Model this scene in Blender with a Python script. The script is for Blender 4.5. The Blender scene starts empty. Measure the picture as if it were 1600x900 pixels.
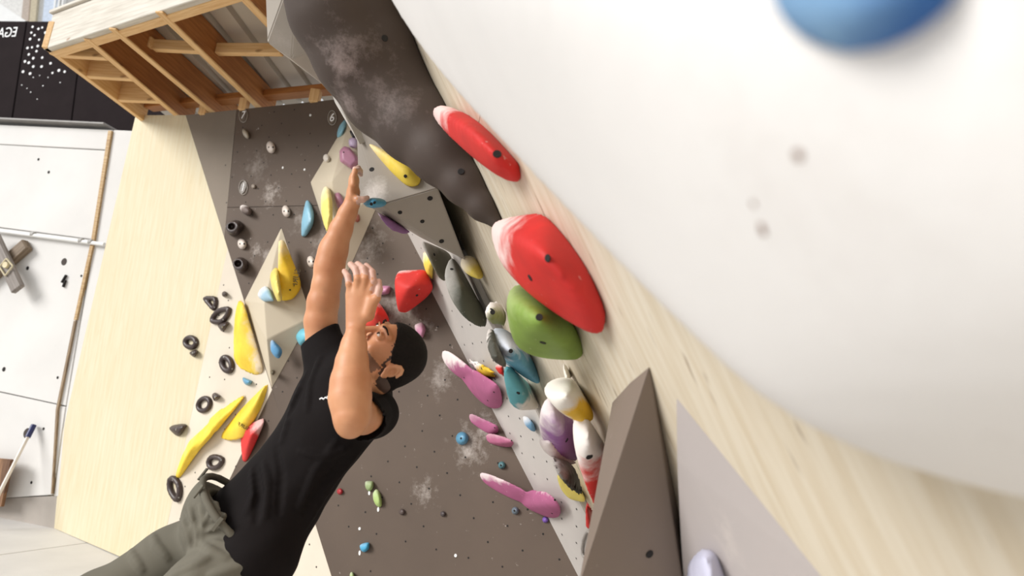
import bpy, bmesh, math, random
import numpy as np
from mathutils import Vector, Matrix

random.seed(4)
rng = np.random.default_rng(4)
scene = bpy.context.scene
COL = scene.collection

# ------------------------------------------------------------------ camera
FPX = 1000.0
PITCH, ROLL = math.radians(10), math.radians(7.5)
CAM = Vector((0, 0, 1.5))
FWD = Vector((0, math.cos(PITCH), math.sin(PITCH)))
U0 = Vector((0, -math.sin(PITCH), math.cos(PITCH)))
R0 = Vector((1, 0, 0))
CU = math.cos(ROLL) * U0 - math.sin(ROLL) * R0
CR = math.cos(ROLL) * R0 + math.sin(ROLL) * U0
cd = bpy.data.cameras.new('camera')
cam = bpy.data.objects.new('camera', cd)
COL.objects.link(cam)
M = Matrix((CR, CU, -FWD)).transposed().to_4x4()
M.translation = CAM
cam.matrix_world = M
cd.sensor_width = 36
cd.lens = 36 * FPX / 1600
cd.clip_start = 0.02
cd.dof.use_dof = True
cd.dof.focus_distance = 2.6
cd.dof.aperture_fstop = 2.4
scene.camera = cam

# ------------------------------------------------------------------ sky, sun, exposure
w = bpy.data.worlds.new('sky')
scene.world = w
w.use_nodes = True
bg = w.node_tree.nodes['Background']
bg.inputs[0].default_value = (0.96, 0.98, 1.0, 1)
bg.inputs[1].default_value = 0.66
sd = bpy.data.lights.new('sun', 'SUN')
sd.energy = 2.9
sd.angle = math.radians(25)
sd.color = (1.0, 0.98, 0.955)
sun = bpy.data.objects.new('sun', sd)
COL.objects.link(sun)
sun.rotation_euler = Vector((0.80, 0.40, -0.38)).to_track_quat('-Z', 'Y').to_euler()
scene.view_settings.view_transform = 'Standard'
scene.view_settings.look = 'None'
scene.view_settings.gamma = 1
scene.view_settings.exposure = 0.2


# ------------------------------------------------------------------ pixel -> place
def ray(px, py):
    return FWD + CR * ((px - 800) / FPX) - CU * ((py - 450) / FPX)


def P(px, py, d):
    return CAM + ray(px, py) * d


def at_z(px, py, z):
    r = ray(px, py)
    return CAM + r * ((z - CAM.z) / r.z)


class Plane:
    def __init__(self, p, n, up=None):
        self.p = p
        n = n.normalized()
        if n.dot(CAM - p) < 0:
            n = -n
        self.n = n
        up = up or Vector((0, 0, 1))
        self.v = (up - n * up.dot(n)).normalized()
        self.u = self.v.cross(n).normalized()

    def at(self, px, py, h=0.0):
        r = ray(px, py)
        return CAM + r * (((self.p + self.n * h - CAM).dot(self.n)) / r.dot(self.n))

    def mat(self, origin=None):
        m = Matrix((self.u, self.v, self.n)).transposed().to_4x4()
        m.translation = origin or self.p
        return m

    def depth(self, px, py):
        return (self.at(px, py) - CAM).dot(FWD)


class Nearest:
    """the front-most of several planes along each line of sight"""

    def __init__(self, *pl):
        self.pl = pl
        self.n, self.p, self.u, self.v = pl[0][0].n, pl[0][0].p, pl[0][0].u, pl[0][0].v

    def at(self, px, py, h=0.0):
        return min((q.at(px, py, h + o) for q, o in self.pl), key=lambda p: (p - CAM).length)

    def depth(self, px, py):
        return (self.at(px, py) - CAM).dot(FWD)


def plane3(a, b, c):
    return Plane(a, (b - a).cross(c - a))


# ------------------------------------------------------------------ materials
def lin(c):
    return tuple(((x / 255) / 12.92 if x / 255 < 0.04045 else ((x / 255 + 0.055) / 1.055) ** 2.4) for x in c) + (1,)


class NT:
    def __init__(self, name, rough=0.6):
        self.m = bpy.data.materials.new(name)
        self.m.use_nodes = True
        self.t = self.m.node_tree
        self.b = self.t.nodes['Principled BSDF']
        self.b.inputs['Roughness'].default_value = rough
        self.tc = self.t.nodes.new('ShaderNodeTexCoord')

    def n(self, kind, **kw):
        x = self.t.nodes.new(kind)
        for k, v in kw.items():
            setattr(x, k, v)
        return x

    def l(self, a, b):
        self.t.links.new(a, b)

    def noise(self, scale, detail=4, rough=0.55, stretch=None, coord='Object', rot=None):
        mp = self.n('ShaderNodeMapping')
        if stretch:
            mp.inputs['Scale'].default_value = stretch
        if rot:
            mp.inputs['Rotation'].default_value = rot
        self.l(self.tc.outputs[coord], mp.inputs[0])
        nz = self.n('ShaderNodeTexNoise')
        nz.inputs['Scale'].default_value = scale
        nz.inputs['Detail'].default_value = detail
        nz.inputs['Roughness'].default_value = rough
        self.l(mp.outputs[0], nz.inputs['Vector'])
        return nz.outputs['Fac']

    def ramp(self, fac, stops):
        r = self.n('ShaderNodeValToRGB')
        e = r.color_ramp.elements
        while len(e) < len(stops):
            e.new(0.5)
        for el, (p, c) in zip(e, stops):
            el.position = p
            el.color = c if len(c) == 4 else tuple(c) + (1,)
        self.l(fac, r.inputs[0])
        return r.outputs[0]

    def mask(self, fac, lo, hi):
        r = self.n('ShaderNodeMapRange')
        r.inputs[1].default_value = lo
        r.inputs[2].default_value = hi
        r.clamp = True
        self.l(fac, r.inputs[0])
        return r.outputs[0]

    def mix(self, fac, a, b, mode='MIX'):
        x = self.n('ShaderNodeMix', data_type='RGBA', blend_type=mode)
        for s, v in ((x.inputs[0], fac), (x.inputs[6], a), (x.inputs[7], b)):
            if hasattr(v, 'is_output'):
                self.l(v, s)
            else:
                s.default_value = v
        return x.outputs[2]

    def math(self, op, a, b):
        x = self.n('ShaderNodeMath', operation=op)
        for s, v in zip(x.inputs, (a, b)):
            if hasattr(v, 'is_output'):
                self.l(v, s)
            else:
                s.default_value = v
        return x.outputs[0]

    def color(self, c):
        if hasattr(c, 'is_output'):
            self.l(c, self.b.inputs['Base Color'])
        else:
            self.b.inputs['Base Color'].default_value = c

    def bump(self, h, strength=0.2, dist=0.01):
        b = self.n('ShaderNodeBump')
        b.inputs['Strength'].default_value = strength
        b.inputs['Distance'].default_value = dist
        self.l(h, b.inputs['Height'])
        self.l(b.outputs[0], self.b.inputs['Normal'])


def mat_plain(name, c, rough=0.6, var=0.12, scale=12, bump=0.15, metallic=0, spec=0.5):
    t = NT(name, rough)
    t.b.inputs['Specular IOR Level'].default_value = spec
    c = lin(c)
    nz = t.noise(scale)
    dark = tuple(x * (1 - var) for x in c[:3]) + (1,)
    lite = tuple(min(1, x * (1 + var)) for x in c[:3]) + (1,)
    t.color(t.ramp(nz, [(0.3, dark), (0.7, lite)]))
    t.b.inputs['Metallic'].default_value = metallic
    if bump:
        t.bump(t.noise(scale * 12, 3), bump, 0.002)
    return t.m


def mat_wood(name, c, dark, along=0, scale=6, knots=True, rough=0.65):
    t = NT(name, rough)
    st = [9, 9, 9]
    st[along] = 0.6
    g = t.noise(scale, 6, 0.6, stretch=tuple(st))
    g2 = t.noise(2.0, 3)
    col = t.ramp(g, [(0.32, lin(dark)), (0.62, lin(c))])
    col = t.mix(t.mask(g2, 0.35, 0.75), col, t.mix(0.25, col, lin(dark)))
    if knots:
        st2 = [5, 5, 5]
        st2[along] = 2.0
        k = t.noise(2.2, 1, 0.3, stretch=tuple(st2))
        col = t.mix(t.mask(k, 0.78, 0.83), col, lin((140, 92, 52)))
    t.color(col)
    t.bump(g, 0.15, 0.003)
    return t.m


def mat_ply(name, c, dark, along=1, streak=(150, 125, 95), amount=0.5):
    t = NT(name, 0.6)
    st = [7, 7, 7]
    st[along] = 0.5
    g = t.noise(5, 6, 0.6, stretch=tuple(st))
    col = t.ramp(g, [(0.3, lin(dark)), (0.6, lin(c))])
    big = t.noise(1.1, 4)
    col = t.mix(t.math('MULTIPLY', t.mask(big, 0.4, 0.75), 0.45), col, lin(dark))
    st3 = [26, 26, 26]
    st3[along] = 4.5
    s = t.noise(1.4, 2, 0.5, stretch=tuple(st3))
    col = t.mix(t.math('MULTIPLY', t.mask(s, 0.66, 0.74), amount), col, lin(streak))
    t.color(col)
    t.bump(g, 0.12, 0.002)
    return t.m


def mat_wall(name, c, spots=(), speck=0.5, fine=26, chalk=(205, 196, 188), rough=0.75, coord='Object', coat=0.12):
    """painted, rubbed climbing panel: chalk specks everywhere, chalk prints round the spots"""
    t = NT(name, rough)
    base = lin(c)
    big = t.noise(1.2, 5)
    col = t.ramp(big, [(0.3, tuple(x * (1 - coat) for x in base[:3])), (0.7, tuple(x * (1 + coat) for x in base[:3]))])
    fleck = t.mask(t.noise(fine, 5, 0.65), 0.66, 0.74)
    area = t.mask(t.noise(2.0, 3), 0.42, 0.62)
    m = t.math('MULTIPLY', t.math('MULTIPLY', fleck, area), speck)
    geo = t.n('ShaderNodeNewGeometry')
    smear = t.noise(13, 8, 0.78)
    for (p, r, a) in spots:
        d = t.n('ShaderNodeVectorMath', operation='DISTANCE')
        t.l(geo.outputs['Position'], d.inputs[0])
        d.inputs[1].default_value = p
        f = t.mask(d.outputs['Value'], r, r * 0.1)
        f = t.mask(t.math('ADD', t.math('MULTIPLY', f, 0.26 * max(1, a) ** 1.5), t.math('MULTIPLY', smear, 1.0)), 0.64, 0.98)
        near = t.mask(d.outputs['Value'], r * 1.15, r * 0.2)
        m = t.math('MAXIMUM', m, t.math('MULTIPLY', t.math('MULTIPLY', f, near), a))
    t.color(t.mix(m, col, lin(chalk)))
    t.bump(t.noise(60, 3), 0.1, 0.002)
    return t.m


HOLD_MATS = {}


def mat_hold(c, chalk=0.0, cdir=(0, 0, 1), cpos=0.6, rough=0.42, chalkc=(236, 228, 222), soft=0.22):
    key = (c, chalk, cdir, cpos, rough, chalkc, soft)
    if key in HOLD_MATS:
        return HOLD_MATS[key]
    t = NT('hold_resin', rough)
    base = lin(c)
    nz = t.noise(9, 4)
    col = t.ramp(nz, [(0.3, tuple(x * 0.86 for x in base[:3])), (0.7, tuple(min(1, x * 1.1) for x in base[:3]))])
    if chalk:
        d = t.n('ShaderNodeVectorMath', operation='DOT_PRODUCT')
        t.l(t.tc.outputs['Generated'], d.inputs[0])
        v = Vector(cdir)
        lo = sum(min(0, x) for x in v)
        hi = sum(max(0, x) for x in v)
        d.inputs[1].default_value = v
        g = t.n('ShaderNodeMapRange')
        g.inputs[1].default_value = lo
        g.inputs[2].default_value = hi
        t.l(d.outputs['Value'], g.inputs[0])
        f = t.math('ADD', g.outputs[0], t.math('MULTIPLY', t.math('SUBTRACT', t.noise(14, 5, 0.6), 0.5), 0.5))
        m = t.math('MULTIPLY', t.mask(f, cpos - soft * 0.5, cpos + soft), chalk)
        col = t.mix(m, col, lin(chalkc))
        t.l(t.mask(m, -1.1, 0.6), t.b.inputs['Roughness'])
    scr = t.mask(t.noise(45, 3, 0.6), 0.69, 0.74)
    col = t.mix(t.math('MULTIPLY', scr, 0.35), col, lin(chalkc))
    t.color(col)
    t.bump(t.noise(120, 2), 0.12, 0.001)
    HOLD_MATS[key] = t.m
    return t.m


# ------------------------------------------------------------------ object helpers
def tag(o, label=None, cat=None, group=None, kind=None):
    if label:
        o['label'] = label
    if cat:
        o['category'] = cat
    if group:
        o['group'] = group
    if kind:
        o['kind'] = kind
    return o


def link(name, me, mat=None, parent=None, mw=None):
    o = bpy.data.objects.new(name, me)
    COL.objects.link(o)
    if mat is not None and hasattr(me, 'materials') and not me.materials:
        me.materials.append(mat)
    if mw is not None:
        o.matrix_world = mw
    if parent is not None:
        o.parent = parent
        o.matrix_parent_inverse = MW[parent.name].inverted()
    MW[o.name] = (mw.copy() if mw is not None else Matrix())
    return o


MW = {}


def empty(name, loc=(0, 0, 0), label=None, cat=None, group=None, kind=None):
    o = bpy.data.objects.new(name, None)
    COL.objects.link(o)
    o.empty_display_size = 0.1
    o.location = loc
    MW[o.name] = Matrix.Translation(Vector(loc))
    return tag(o, label, cat, group, kind)


def mesh_bm(bm, name='mesh', smooth=False):
    me = bpy.data.meshes.new(name)
    bmesh.ops.recalc_face_normals(bm, faces=bm.faces)
    bm.to_mesh(me)
    bm.free()
    if smooth:
        for p in me.polygons:
            p.use_smooth = True
    return me


def prism(name, plane, pts, thick, mat, parent=None, h=0.0, bevel=0.0):
    """slab on a plane whose front outline is given by world points; thickness goes behind"""
    o = sum(pts, Vector()) / len(pts)
    m = plane.mat(o)
    inv = m.inverted()
    bm = bmesh.new()
    f = [bm.verts.new(inv @ p + Vector((0, 0, h))) for p in pts]
    b = [bm.verts.new(inv @ p + Vector((0, 0, h - thick))) for p in pts]
    bm.faces.new(f)
    bm.faces.new(b[::-1])
    for i in range(len(pts)):
        j = (i + 1) % len(pts)
        bm.faces.new((f[i], b[i], b[j], f[j]))
    if bevel:
        bmesh.ops.bevel(bm, geom=bm.edges[:], offset=bevel, segments=2, affect='EDGES')
    return link(name, mesh_bm(bm, name), mat, parent, m)


def poly_on(name, plane, pix, thick, mat, parent=None, h=0.0, bevel=0.0):
    return prism(name, plane, [plane.at(*q, h) for q in pix], thick, mat, parent, 0.0, bevel)


def beam(name, a, b, width, height, mat, parent=None, side=None, up=Vector((0, 0, 1)), bevel=0.004):
    """box whose bottom centre line runs a -> b; local X is the length"""
    x = (b - a)
    L = x.length
    x.normalize()
    y = up.cross(x).normalized()
    z = x.cross(y).normalized()
    m = Matrix((x, y, z)).transposed().to_4x4()
    m.translation = a
    bm = bmesh.new()
    bmesh.ops.create_cube(bm, size=1)
    for v in bm.verts:
        v.co = Vector(((v.co.x + 0.5) * L, v.co.y * width, (v.co.z + 0.5) * height))
    if bevel:
        bmesh.ops.bevel(bm, geom=bm.edges[:], offset=bevel, segments=1, affect='EDGES')
    return link(name, mesh_bm(bm, name), mat, parent, m)


def baked(cu):
    """a curve or a line of lettering turned into a mesh"""
    o = bpy.data.objects.new('curve', cu)
    COL.objects.link(o)
    me = bpy.data.meshes.new_from_object(o.evaluated_get(bpy.context.evaluated_depsgraph_get()))
    bpy.data.objects.remove(o)
    me.materials.clear()
    return me


def tube(name, pts, r, mat, parent=None, segs=10, r2=None):
    cu = bpy.data.curves.new(name, 'CURVE')
    cu.dimensions = '3D'
    cu.bevel_depth = r
    cu.bevel_resolution = max(1, segs // 4)
    cu.use_fill_caps = True
    s = cu.splines.new('POLY')
    s.points.add(len(pts) - 1)
    for q, p in zip(s.points, pts):
        q.co = tuple(p - pts[0]) + (1,)
    if r2 is not None:
        for i, q in enumerate(s.points):
            q.radius = 1 + (r2 / r - 1) * i / (len(pts) - 1)
    return link(name, baked(cu), mat, parent, Matrix.Translation(pts[0]))


def disc(name, c, n, r, thick, mat, parent=None, sx=1.0, up=Vector((0, 0, 1)), rot=0.0, segs=14):
    z = n.normalized()
    y = (up - z * up.dot(z)).normalized()
    x = y.cross(z)
    m = Matrix((x, y, z)).transposed().to_4x4() @ Matrix.Rotation(rot, 4, 'Z')
    m.translation = c
    bm = bmesh.new()
    bmesh.ops.create_cone(bm, cap_ends=True, segments=segs, radius1=r, radius2=r * 0.92, depth=thick)
    for v in bm.verts:
        v.co.x *= sx
    return link(name, mesh_bm(bm, name), mat, parent, m)


def text(name, s, c, n, up, size, mat, parent=None, mirror=False, extrude=0.001):
    cu = bpy.data.curves.new(name, 'FONT')
    cu.body = s
    cu.size = size
    cu.align_x = 'CENTER'
    cu.align_y = 'CENTER'
    cu.extrude = extrude
    z = n.normalized()
    y = (up - z * up.dot(z)).normalized()
    x = y.cross(z)
    m = Matrix((x, y, z)).transposed().to_4x4()
    if mirror:
        m = m @ Matrix.Diagonal((-1, 1, 1, 1))
    m.translation = c
    return link(name, baked(cu), mat, parent, m)


# ------------------------------------------------------------------ implicit surfaces -> mesh (surface nets)
def surface_nets(v, lo, h):
    inside = v < 0
    nx, ny, nz = v.shape
    acc = np.zeros((nx - 1, ny - 1, nz - 1), np.int8)
    for i in (0, 1):
        for j in (0, 1):
            for k in (0, 1):
                acc += inside[i:nx - 1 + i, j:ny - 1 + j, k:nz - 1 + k]
    cells = np.argwhere((acc > 0) & (acc < 8))
    idx = -np.ones(acc.shape, np.int32)
    idx[tuple(cells.T)] = np.arange(len(cells))
    pos = np.zeros((len(cells), 3))
    cnt = np.zeros(len(cells))
    corners = [(i, j, k) for i in (0, 1) for j in (0, 1) for k in (0, 1)]
    cv = {c: v[cells[:, 0] + c[0], cells[:, 1] + c[1], cells[:, 2] + c[2]] for c in corners}
    for a in corners:
        for ax in range(3):
            if a[ax] == 0:
                b = tuple(1 if q == ax else a[q] for q in range(3))
                va, vb = cv[a], cv[b]
                m = (va < 0) != (vb < 0)
                t = np.where(m, va / np.where(m, va - vb, 1), 0)
                p = np.array(a, float)[None] + t[:, None] * (np.eye(3)[ax])[None]
                pos[m] += p[m]
                cnt[m] += 1
    pos = (cells + pos / np.maximum(cnt, 1)[:, None]) * h + np.array(lo)
    quads = []
    for ax in range(3):
        o1, o2 = [(1, 2), (2, 0), (0, 1)][ax]
        sl0 = [slice(None)] * 3
        sl1 = [slice(None)] * 3
        sl0[ax] = slice(0, -1)
        sl1[ax] = slice(1, None)
        a, b = inside[tuple(sl0)], inside[tuple(sl1)]
        e = np.argwhere(a != b)
        e = e[(e[:, o1] > 0) & (e[:, o2] > 0) & (e[:, o1] < v.shape[o1] - 1) & (e[:, o2] < v.shape[o2] - 1)]
        if not len(e):
            continue
        flip = a[tuple(e.T)]

        def cell(d1, d2):
            c = e.copy()
            c[:, o1] -= d1
            c[:, o2] -= d2
            return idx[tuple(c.T)]
        q = np.stack([cell(1, 1), cell(0, 1), cell(0, 0), cell(1, 0)], 1)
        q[~flip] = q[~flip][:, ::-1]
        quads.append(q)
    q = np.concatenate(quads)
    q = q[(q >= 0).all(1)]
    return pos, q


def mesh_np(name, pos, quads, smooth=True):
    me = bpy.data.meshes.new(name)
    n, k = quads.shape
    me.vertices.add(len(pos))
    me.vertices.foreach_set('co', pos.astype(np.float32).ravel())
    me.loops.add(n * k)
    me.loops.foreach_set('vertex_index', quads.astype(np.int32).ravel())
    me.polygons.add(n)
    me.polygons.foreach_set('loop_start', np.arange(0, n * k, k, dtype=np.int32))
    me.polygons.foreach_set('loop_total', np.full(n, k, dtype=np.int32))
    me.polygons.foreach_set('use_smooth', np.full(n, smooth))
    me.update(calc_edges=True)
    me.validate()
    return me


def smin(a, b, k):
    if k <= 0:
        return np.minimum(a, b)
    hh = np.clip(0.5 + 0.5 * (b - a) / k, 0, 1)
    return b + (a - b) * hh - k * hh * (1 - hh)


class Field:
    """grid field; smooth union / cut of capsules and ellipsoids, evaluated inside their boxes only"""

    def __init__(self, lo, hi, h):
        self.lo = np.array(lo, float)
        self.h = h
        self.shape = tuple(int(math.ceil((b - a) / h)) + 1 for a, b in zip(lo, hi))
        self.v = np.full(self.shape, 0.5, np.float32)

    def _box(self, pts, pad):
        pts = np.array(pts, float)
        a = np.clip(np.floor((pts.min(0) - pad - self.lo) / self.h).astype(int), 0, np.array(self.shape) - 1)
        b = np.clip(np.ceil((pts.max(0) + pad - self.lo) / self.h).astype(int) + 1, 1, self.shape)
        if (b - a < 1).any():
            return None, None
        sl = tuple(slice(i, j) for i, j in zip(a, b))
        g = np.stack(np.meshgrid(*[self.lo[q] + self.h * np.arange(a[q], b[q]) for q in range(3)], indexing='ij'), -1)
        return sl, g

    def d_cap(self, g, a, b, r1, r2, flat=None):
        a = np.array(a, float)
        b = np.array(b, float)
        ab = b - a
        t = np.clip(((g - a) @ ab) / max(1e-9, ab @ ab), 0, 1)
        q = g - (a + t[..., None] * ab)
        if flat is not None:
            n, s = flat
            n = np.array(n, float)
            c = q @ n
            q = q + (c * (1 / s - 1))[..., None] * n
        return np.linalg.norm(q, axis=-1) - (r1 + (r2 - r1) * t)

    def cap(self, a, b, r1, r2=None, k=0.0, flat=None, cut=False, warp=None):
        r2 = r1 if r2 is None else r2
        s = max(1.0, flat[1]) if flat else 1.0
        sl, g = self._box([a, b], max(r1, r2) * s + k + 3 * self.h)
        if sl is None:
            return
        d = self.d_cap(g, a, b, r1, r2, flat)
        if warp is not None:
            d = d + warp(g)
        if cut:
            self.v[sl] = -smin(-self.v[sl], d, k)
        else:
            self.v[sl] = smin(self.v[sl], d, k)

    def ell(self, c, axes, radii, k=0.0, cut=False, warp=None):
        c = np.array(c, float)
        A = np.array(axes, float)
        r = np.array(radii, float)
        sl, g = self._box([c], r.max() + k + 3 * self.h)
        if sl is None:
            return
        q = (g - c) @ A.T / r
        n = np.linalg.norm(q, axis=-1)
        d = (n - 1) * n / np.maximum(1e-6, np.linalg.norm(q / r, axis=-1))
        if warp is not None:
            d = d + warp(g)
        if cut:
            self.v[sl] = -smin(-self.v[sl], d, k)
        else:
            self.v[sl] = smin(self.v[sl], d, k)

    def poly(self, planes, pts, k=0.01, ku=0.0, cut=False):
        """convex body from outward planes (n, d): smooth intersection"""
        sl, g = self._box(pts, 0.02 + 3 * self.h + k)
        d = None
        if k > 0:
            for n, o in planes:
                x = np.exp(np.clip((g @ np.array(n) - o) / k, -40, 40))
                d = x if d is None else d + x
            d = k * np.log(d)
            V = np.array([tuple(p) for p in pts])
            e = sum(np.exp(np.clip((V @ np.array(n) - o) / k, -40, 40)) for n, o in planes)
            d = d - 0.75 * float(np.mean(k * np.log(e)))       # give back what the rounding takes off
        else:
            for n, o in planes:
                x = g @ np.array(n) - o
                d = x if d is None else np.maximum(d, x)
        if cut:
            self.v[sl] = np.maximum(self.v[sl], -d)
        else:
            self.v[sl] = smin(self.v[sl], d, ku)

    def half(self, n, o):
        """keep n.p < o"""
        g = [self.lo[q] + self.h * np.arange(self.shape[q]) for q in range(3)]
        d = g[0][:, None, None] * n[0] + g[1][None, :, None] * n[1] + g[2][None, None, :] * n[2] - o
        self.v = np.maximum(self.v, d.astype(np.float32))

    def mesh(self, name):
        v = self.v
        v[0], v[-1] = 0.5, 0.5
        v[:, 0], v[:, -1] = 0.5, 0.5
        v[:, :, 0], v[:, :, -1] = 0.5, 0.5
        pos, q = surface_nets(v, self.lo, self.h)
        return mesh_np(name, pos, q)


def hull_planes(pts):
    bm = bmesh.new()
    for p in pts:
        bm.verts.new(p)
    bmesh.ops.convex_hull(bm, input=bm.verts[:])
    bmesh.ops.recalc_face_normals(bm, faces=bm.faces)
    c = sum(pts, Vector()) / len(pts)
    out = []
    for f in bm.faces:
        if f.calc_area() < 1e-8:
            continue
        n = f.normal.copy()
        o = n.dot(f.verts[0].co)
        if n.dot(c) > o:
            n, o = -n, -o
        if not any((n - Vector(a)).length < 0.03 and abs(o - b) < 0.004 for a, b in out):
            out.append((tuple(n), o))
    bm.free()
    return out


HOLDS = []


def shift_mesh(me, c):
    me.transform(Matrix.Translation(-c))


def hold_mesh(hulls, caps=(), cuts=(), k=0.01, ku=0.02, res=30):
    """hulls: lists of world points; caps: (a,b,r1,r2) unions; cuts: (a,b,r1,r2) carved"""
    allp = [p for hp in hulls for p in hp] + [p for c in caps for p in c[:2]]
    rmax = max([max(c[2], c[3]) for c in caps] + [0])
    lo = [min(p[i] for p in allp) - rmax - 0.02 for i in range(3)]
    hi = [max(p[i] for p in allp) + rmax + 0.02 for i in range(3)]
    h = max(b - a for a, b in zip(lo, hi)) / res
    lo = [x - 2 * h for x in lo]
    hi = [x + 2 * h for x in hi]
    k = min(k, 0.9 * h)if res < 24 else min(k, 2.5 * h)
    for _ in range(5):
        f = Field(lo, hi, h)
        for hp in hulls:
            f.poly(hull_planes(hp), hp, k, ku)
        for c in caps:
            f.cap(c[0], c[1], c[2], c[3], ku)
        for c in cuts:
            f.cap(c[0], c[1], c[2], c[3], min(k, 0.01), cut=True)
        if (f.v < 0).sum() > 30:
            return f.mesh('hold')
        k *= 0.4                                    # thin body: sharper edges
        h *= 0.7
    raise ValueError('empty hold')


M_HOLE = mat_plain('dark_bolt_hole', (24, 20, 18), 0.8, 0.05, 10, 0)
M_BOLT = mat_plain('steel_bolt', (150, 148, 142), 0.35, 0.1, 20, 0, 0.9)


def add_hold(name, label, me, mat, base, n, bolts=(), group=None, cat='climbing hold', boltmat=None, br=0.006):
    shift_mesh(me, base)
    o = link(name, me, mat, None, Matrix.Translation(base))
    tag(o, label, cat, group)
    for (c, r) in bolts:
        # sink the bolt to the surface found along the view of the plane normal
        q = o.closest_point_on_mesh(c - base)
        pos = (q[1] + base) if q[0] else c
        nn = q[2] if q[0] else n
        disc('bolt_hole', pos + nn * 0.0006, nn, r, 0.002, boltmat or M_HOLE, o, segs=10)
    return o


def dome(plane, outline, H, inset=0.55, shift=(0, 0), mid=True, grow=1.03):
    cx = sum(q[0] for q in outline) / len(outline)
    cy = sum(q[1] for q in outline) / len(outline)
    pts = []
    for (x, y) in outline:
        x1, y1 = cx + (x - cx) * grow, cy + (y - cy) * grow
        pts.append(plane.at(x1, y1, -0.004))
        pts.append(plane.at(x1, y1, H * 0.3))
        pts.append(plane.at(cx + (x - cx) * inset + shift[0], cy + (y - cy) * inset + shift[1], H))
    return pts


def wall_hold(name, label, plane, outline, H, color, inset=0.55, shift=(0, 0), k=0.006, res=26, bolts=(), group=None, cuts=(), br=0.006, cat='climbing hold', **mk):
    me = hold_mesh([dome(plane, outline, H, inset, shift)], k=k, res=res,
                   cuts=[(plane.at(*a), plane.at(*b), r1, r2) for a, b, r1, r2 in cuts])
    cx = sum(q[0] for q in outline) / len(outline)
    cy = sum(q[1] for q in outline) / len(outline)
    return add_hold(name, label, me, mat_hold(color, **mk), plane.at(cx, cy), plane.n,
                    [(plane.at(x, y, H), br) for x, y in bolts], group, cat)


def egg(cx, cy, rx, ry, rot=0, n=10):
    a = math.radians(rot)
    out = []
    for i in range(n):
        t = 2 * math.pi * i / n
        x, y = rx * math.cos(t), ry * math.sin(t)
        out.append((cx + x * math.cos(a) - y * math.sin(a), cy + x * math.sin(a) + y * math.cos(a)))
    return out


def ring_hold(label, plane, path, rpx, color, bolts=(), group=None, lift=0.6, **mk):
    """closed loop grip: a bent bar with an open middle"""
    d = plane.depth(*path[0])
    r = rpx * 1.18 * d / FPX
    n0 = len(path)
    cr_ = []
    for i in range(n0):                                  # rounder loop through the given points
        a, b, c, e = (path[(i + q) % n0] for q in (-1, 0, 1, 2))
        for t in (0, .5):
            cr_.append(tuple(.5 * (2 * b[j] + (c[j] - a[j]) * t + (2 * a[j] - 5 * b[j] + 4 * c[j] - e[j]) * t * t + (3 * b[j] - a[j] - 3 * c[j] + e[j]) * t ** 3) for j in (0, 1)))
    path = cr_
    pts = [plane.at(x, y, r * lift) for x, y in path]
    caps = [(pts[i], pts[(i + 1) % len(pts)], r, r) for i in range(len(pts))]
    me = hold_mesh([], caps, ku=r * 0.12, res=34)
    cx = sum(q[0] for q in path) / len(path)
    cy = sum(q[1] for q in path) / len(path)
    return add_hold('ring_hold', label, me, mat_hold(color, **mk), plane.at(cx, cy), plane.n,
                    [(plane.at(x, y, r * 2), 0.006) for x, y in bolts], group, boltmat=M_BOLT)


def free_hold(name, label, plane, hulls, color, k=0.01, ku=0.02, res=40, bolts=(), caps=(), cuts=(), br=0.008, group=None, cat='climbing hold', mat=None, **mk):
    """hulls given as (px, py, height above the plane)"""
    hw = [[plane.at(*q) for q in hp] for hp in hulls]
    cw = [(plane.at(*a), plane.at(*b), r1, r2) for a, b, r1, r2 in caps]
    uw = [(plane.at(*a), plane.at(*b), r1, r2) for a, b, r1, r2 in cuts]
    me = hold_mesh(hw, cw, uw, k, ku, res)
    allp = [p for hp in hw for p in hp] + [c[0] for c in cw] + [c[1] for c in cw]
    c = sum(allp, Vector()) / len(allp)
    base = c - plane.n * (c - plane.p).dot(plane.n)
    return add_hold(name, label, me, mat or mat_hold(color, **mk), base, plane.n, [(plane.at(*q), br) for q in bolts], group, cat)

# ------------------------------------------------------------------ the big planes
B1, B2 = P(290, 180, 5.2), P(525, 155, 4.5)
B = Plane(B1, (B2 - B1).cross(Vector((0, 0, 1))))                  # dark back wall
FL = at_z(65, 817, 0)
Y = plane3(B.at(290, 180), B.at(425, 608), FL)                      # pale left wall


def dW(px, py):
    return 1 / (.31 + .00245 * ((px - 690) * .916 - (py - 320) * .40))


W = plane3(*[P(x, y, dW(x, y)) for x, y in [(690, 320), (900, 800), (1300, 700)]])   # plywood overhang
L = plane3(B.at(528, 155), B.at(905, 880), W.at(765, 470))          # light grey side panel


def meet(pa, pb, z):
    """point common to two planes at height z"""
    a = Matrix((pa.n, pb.n, Vector((0, 0, 1))))
    return a.inverted() @ Vector((pa.n.dot(pa.p), pb.n.dot(pb.p), z))


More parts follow.
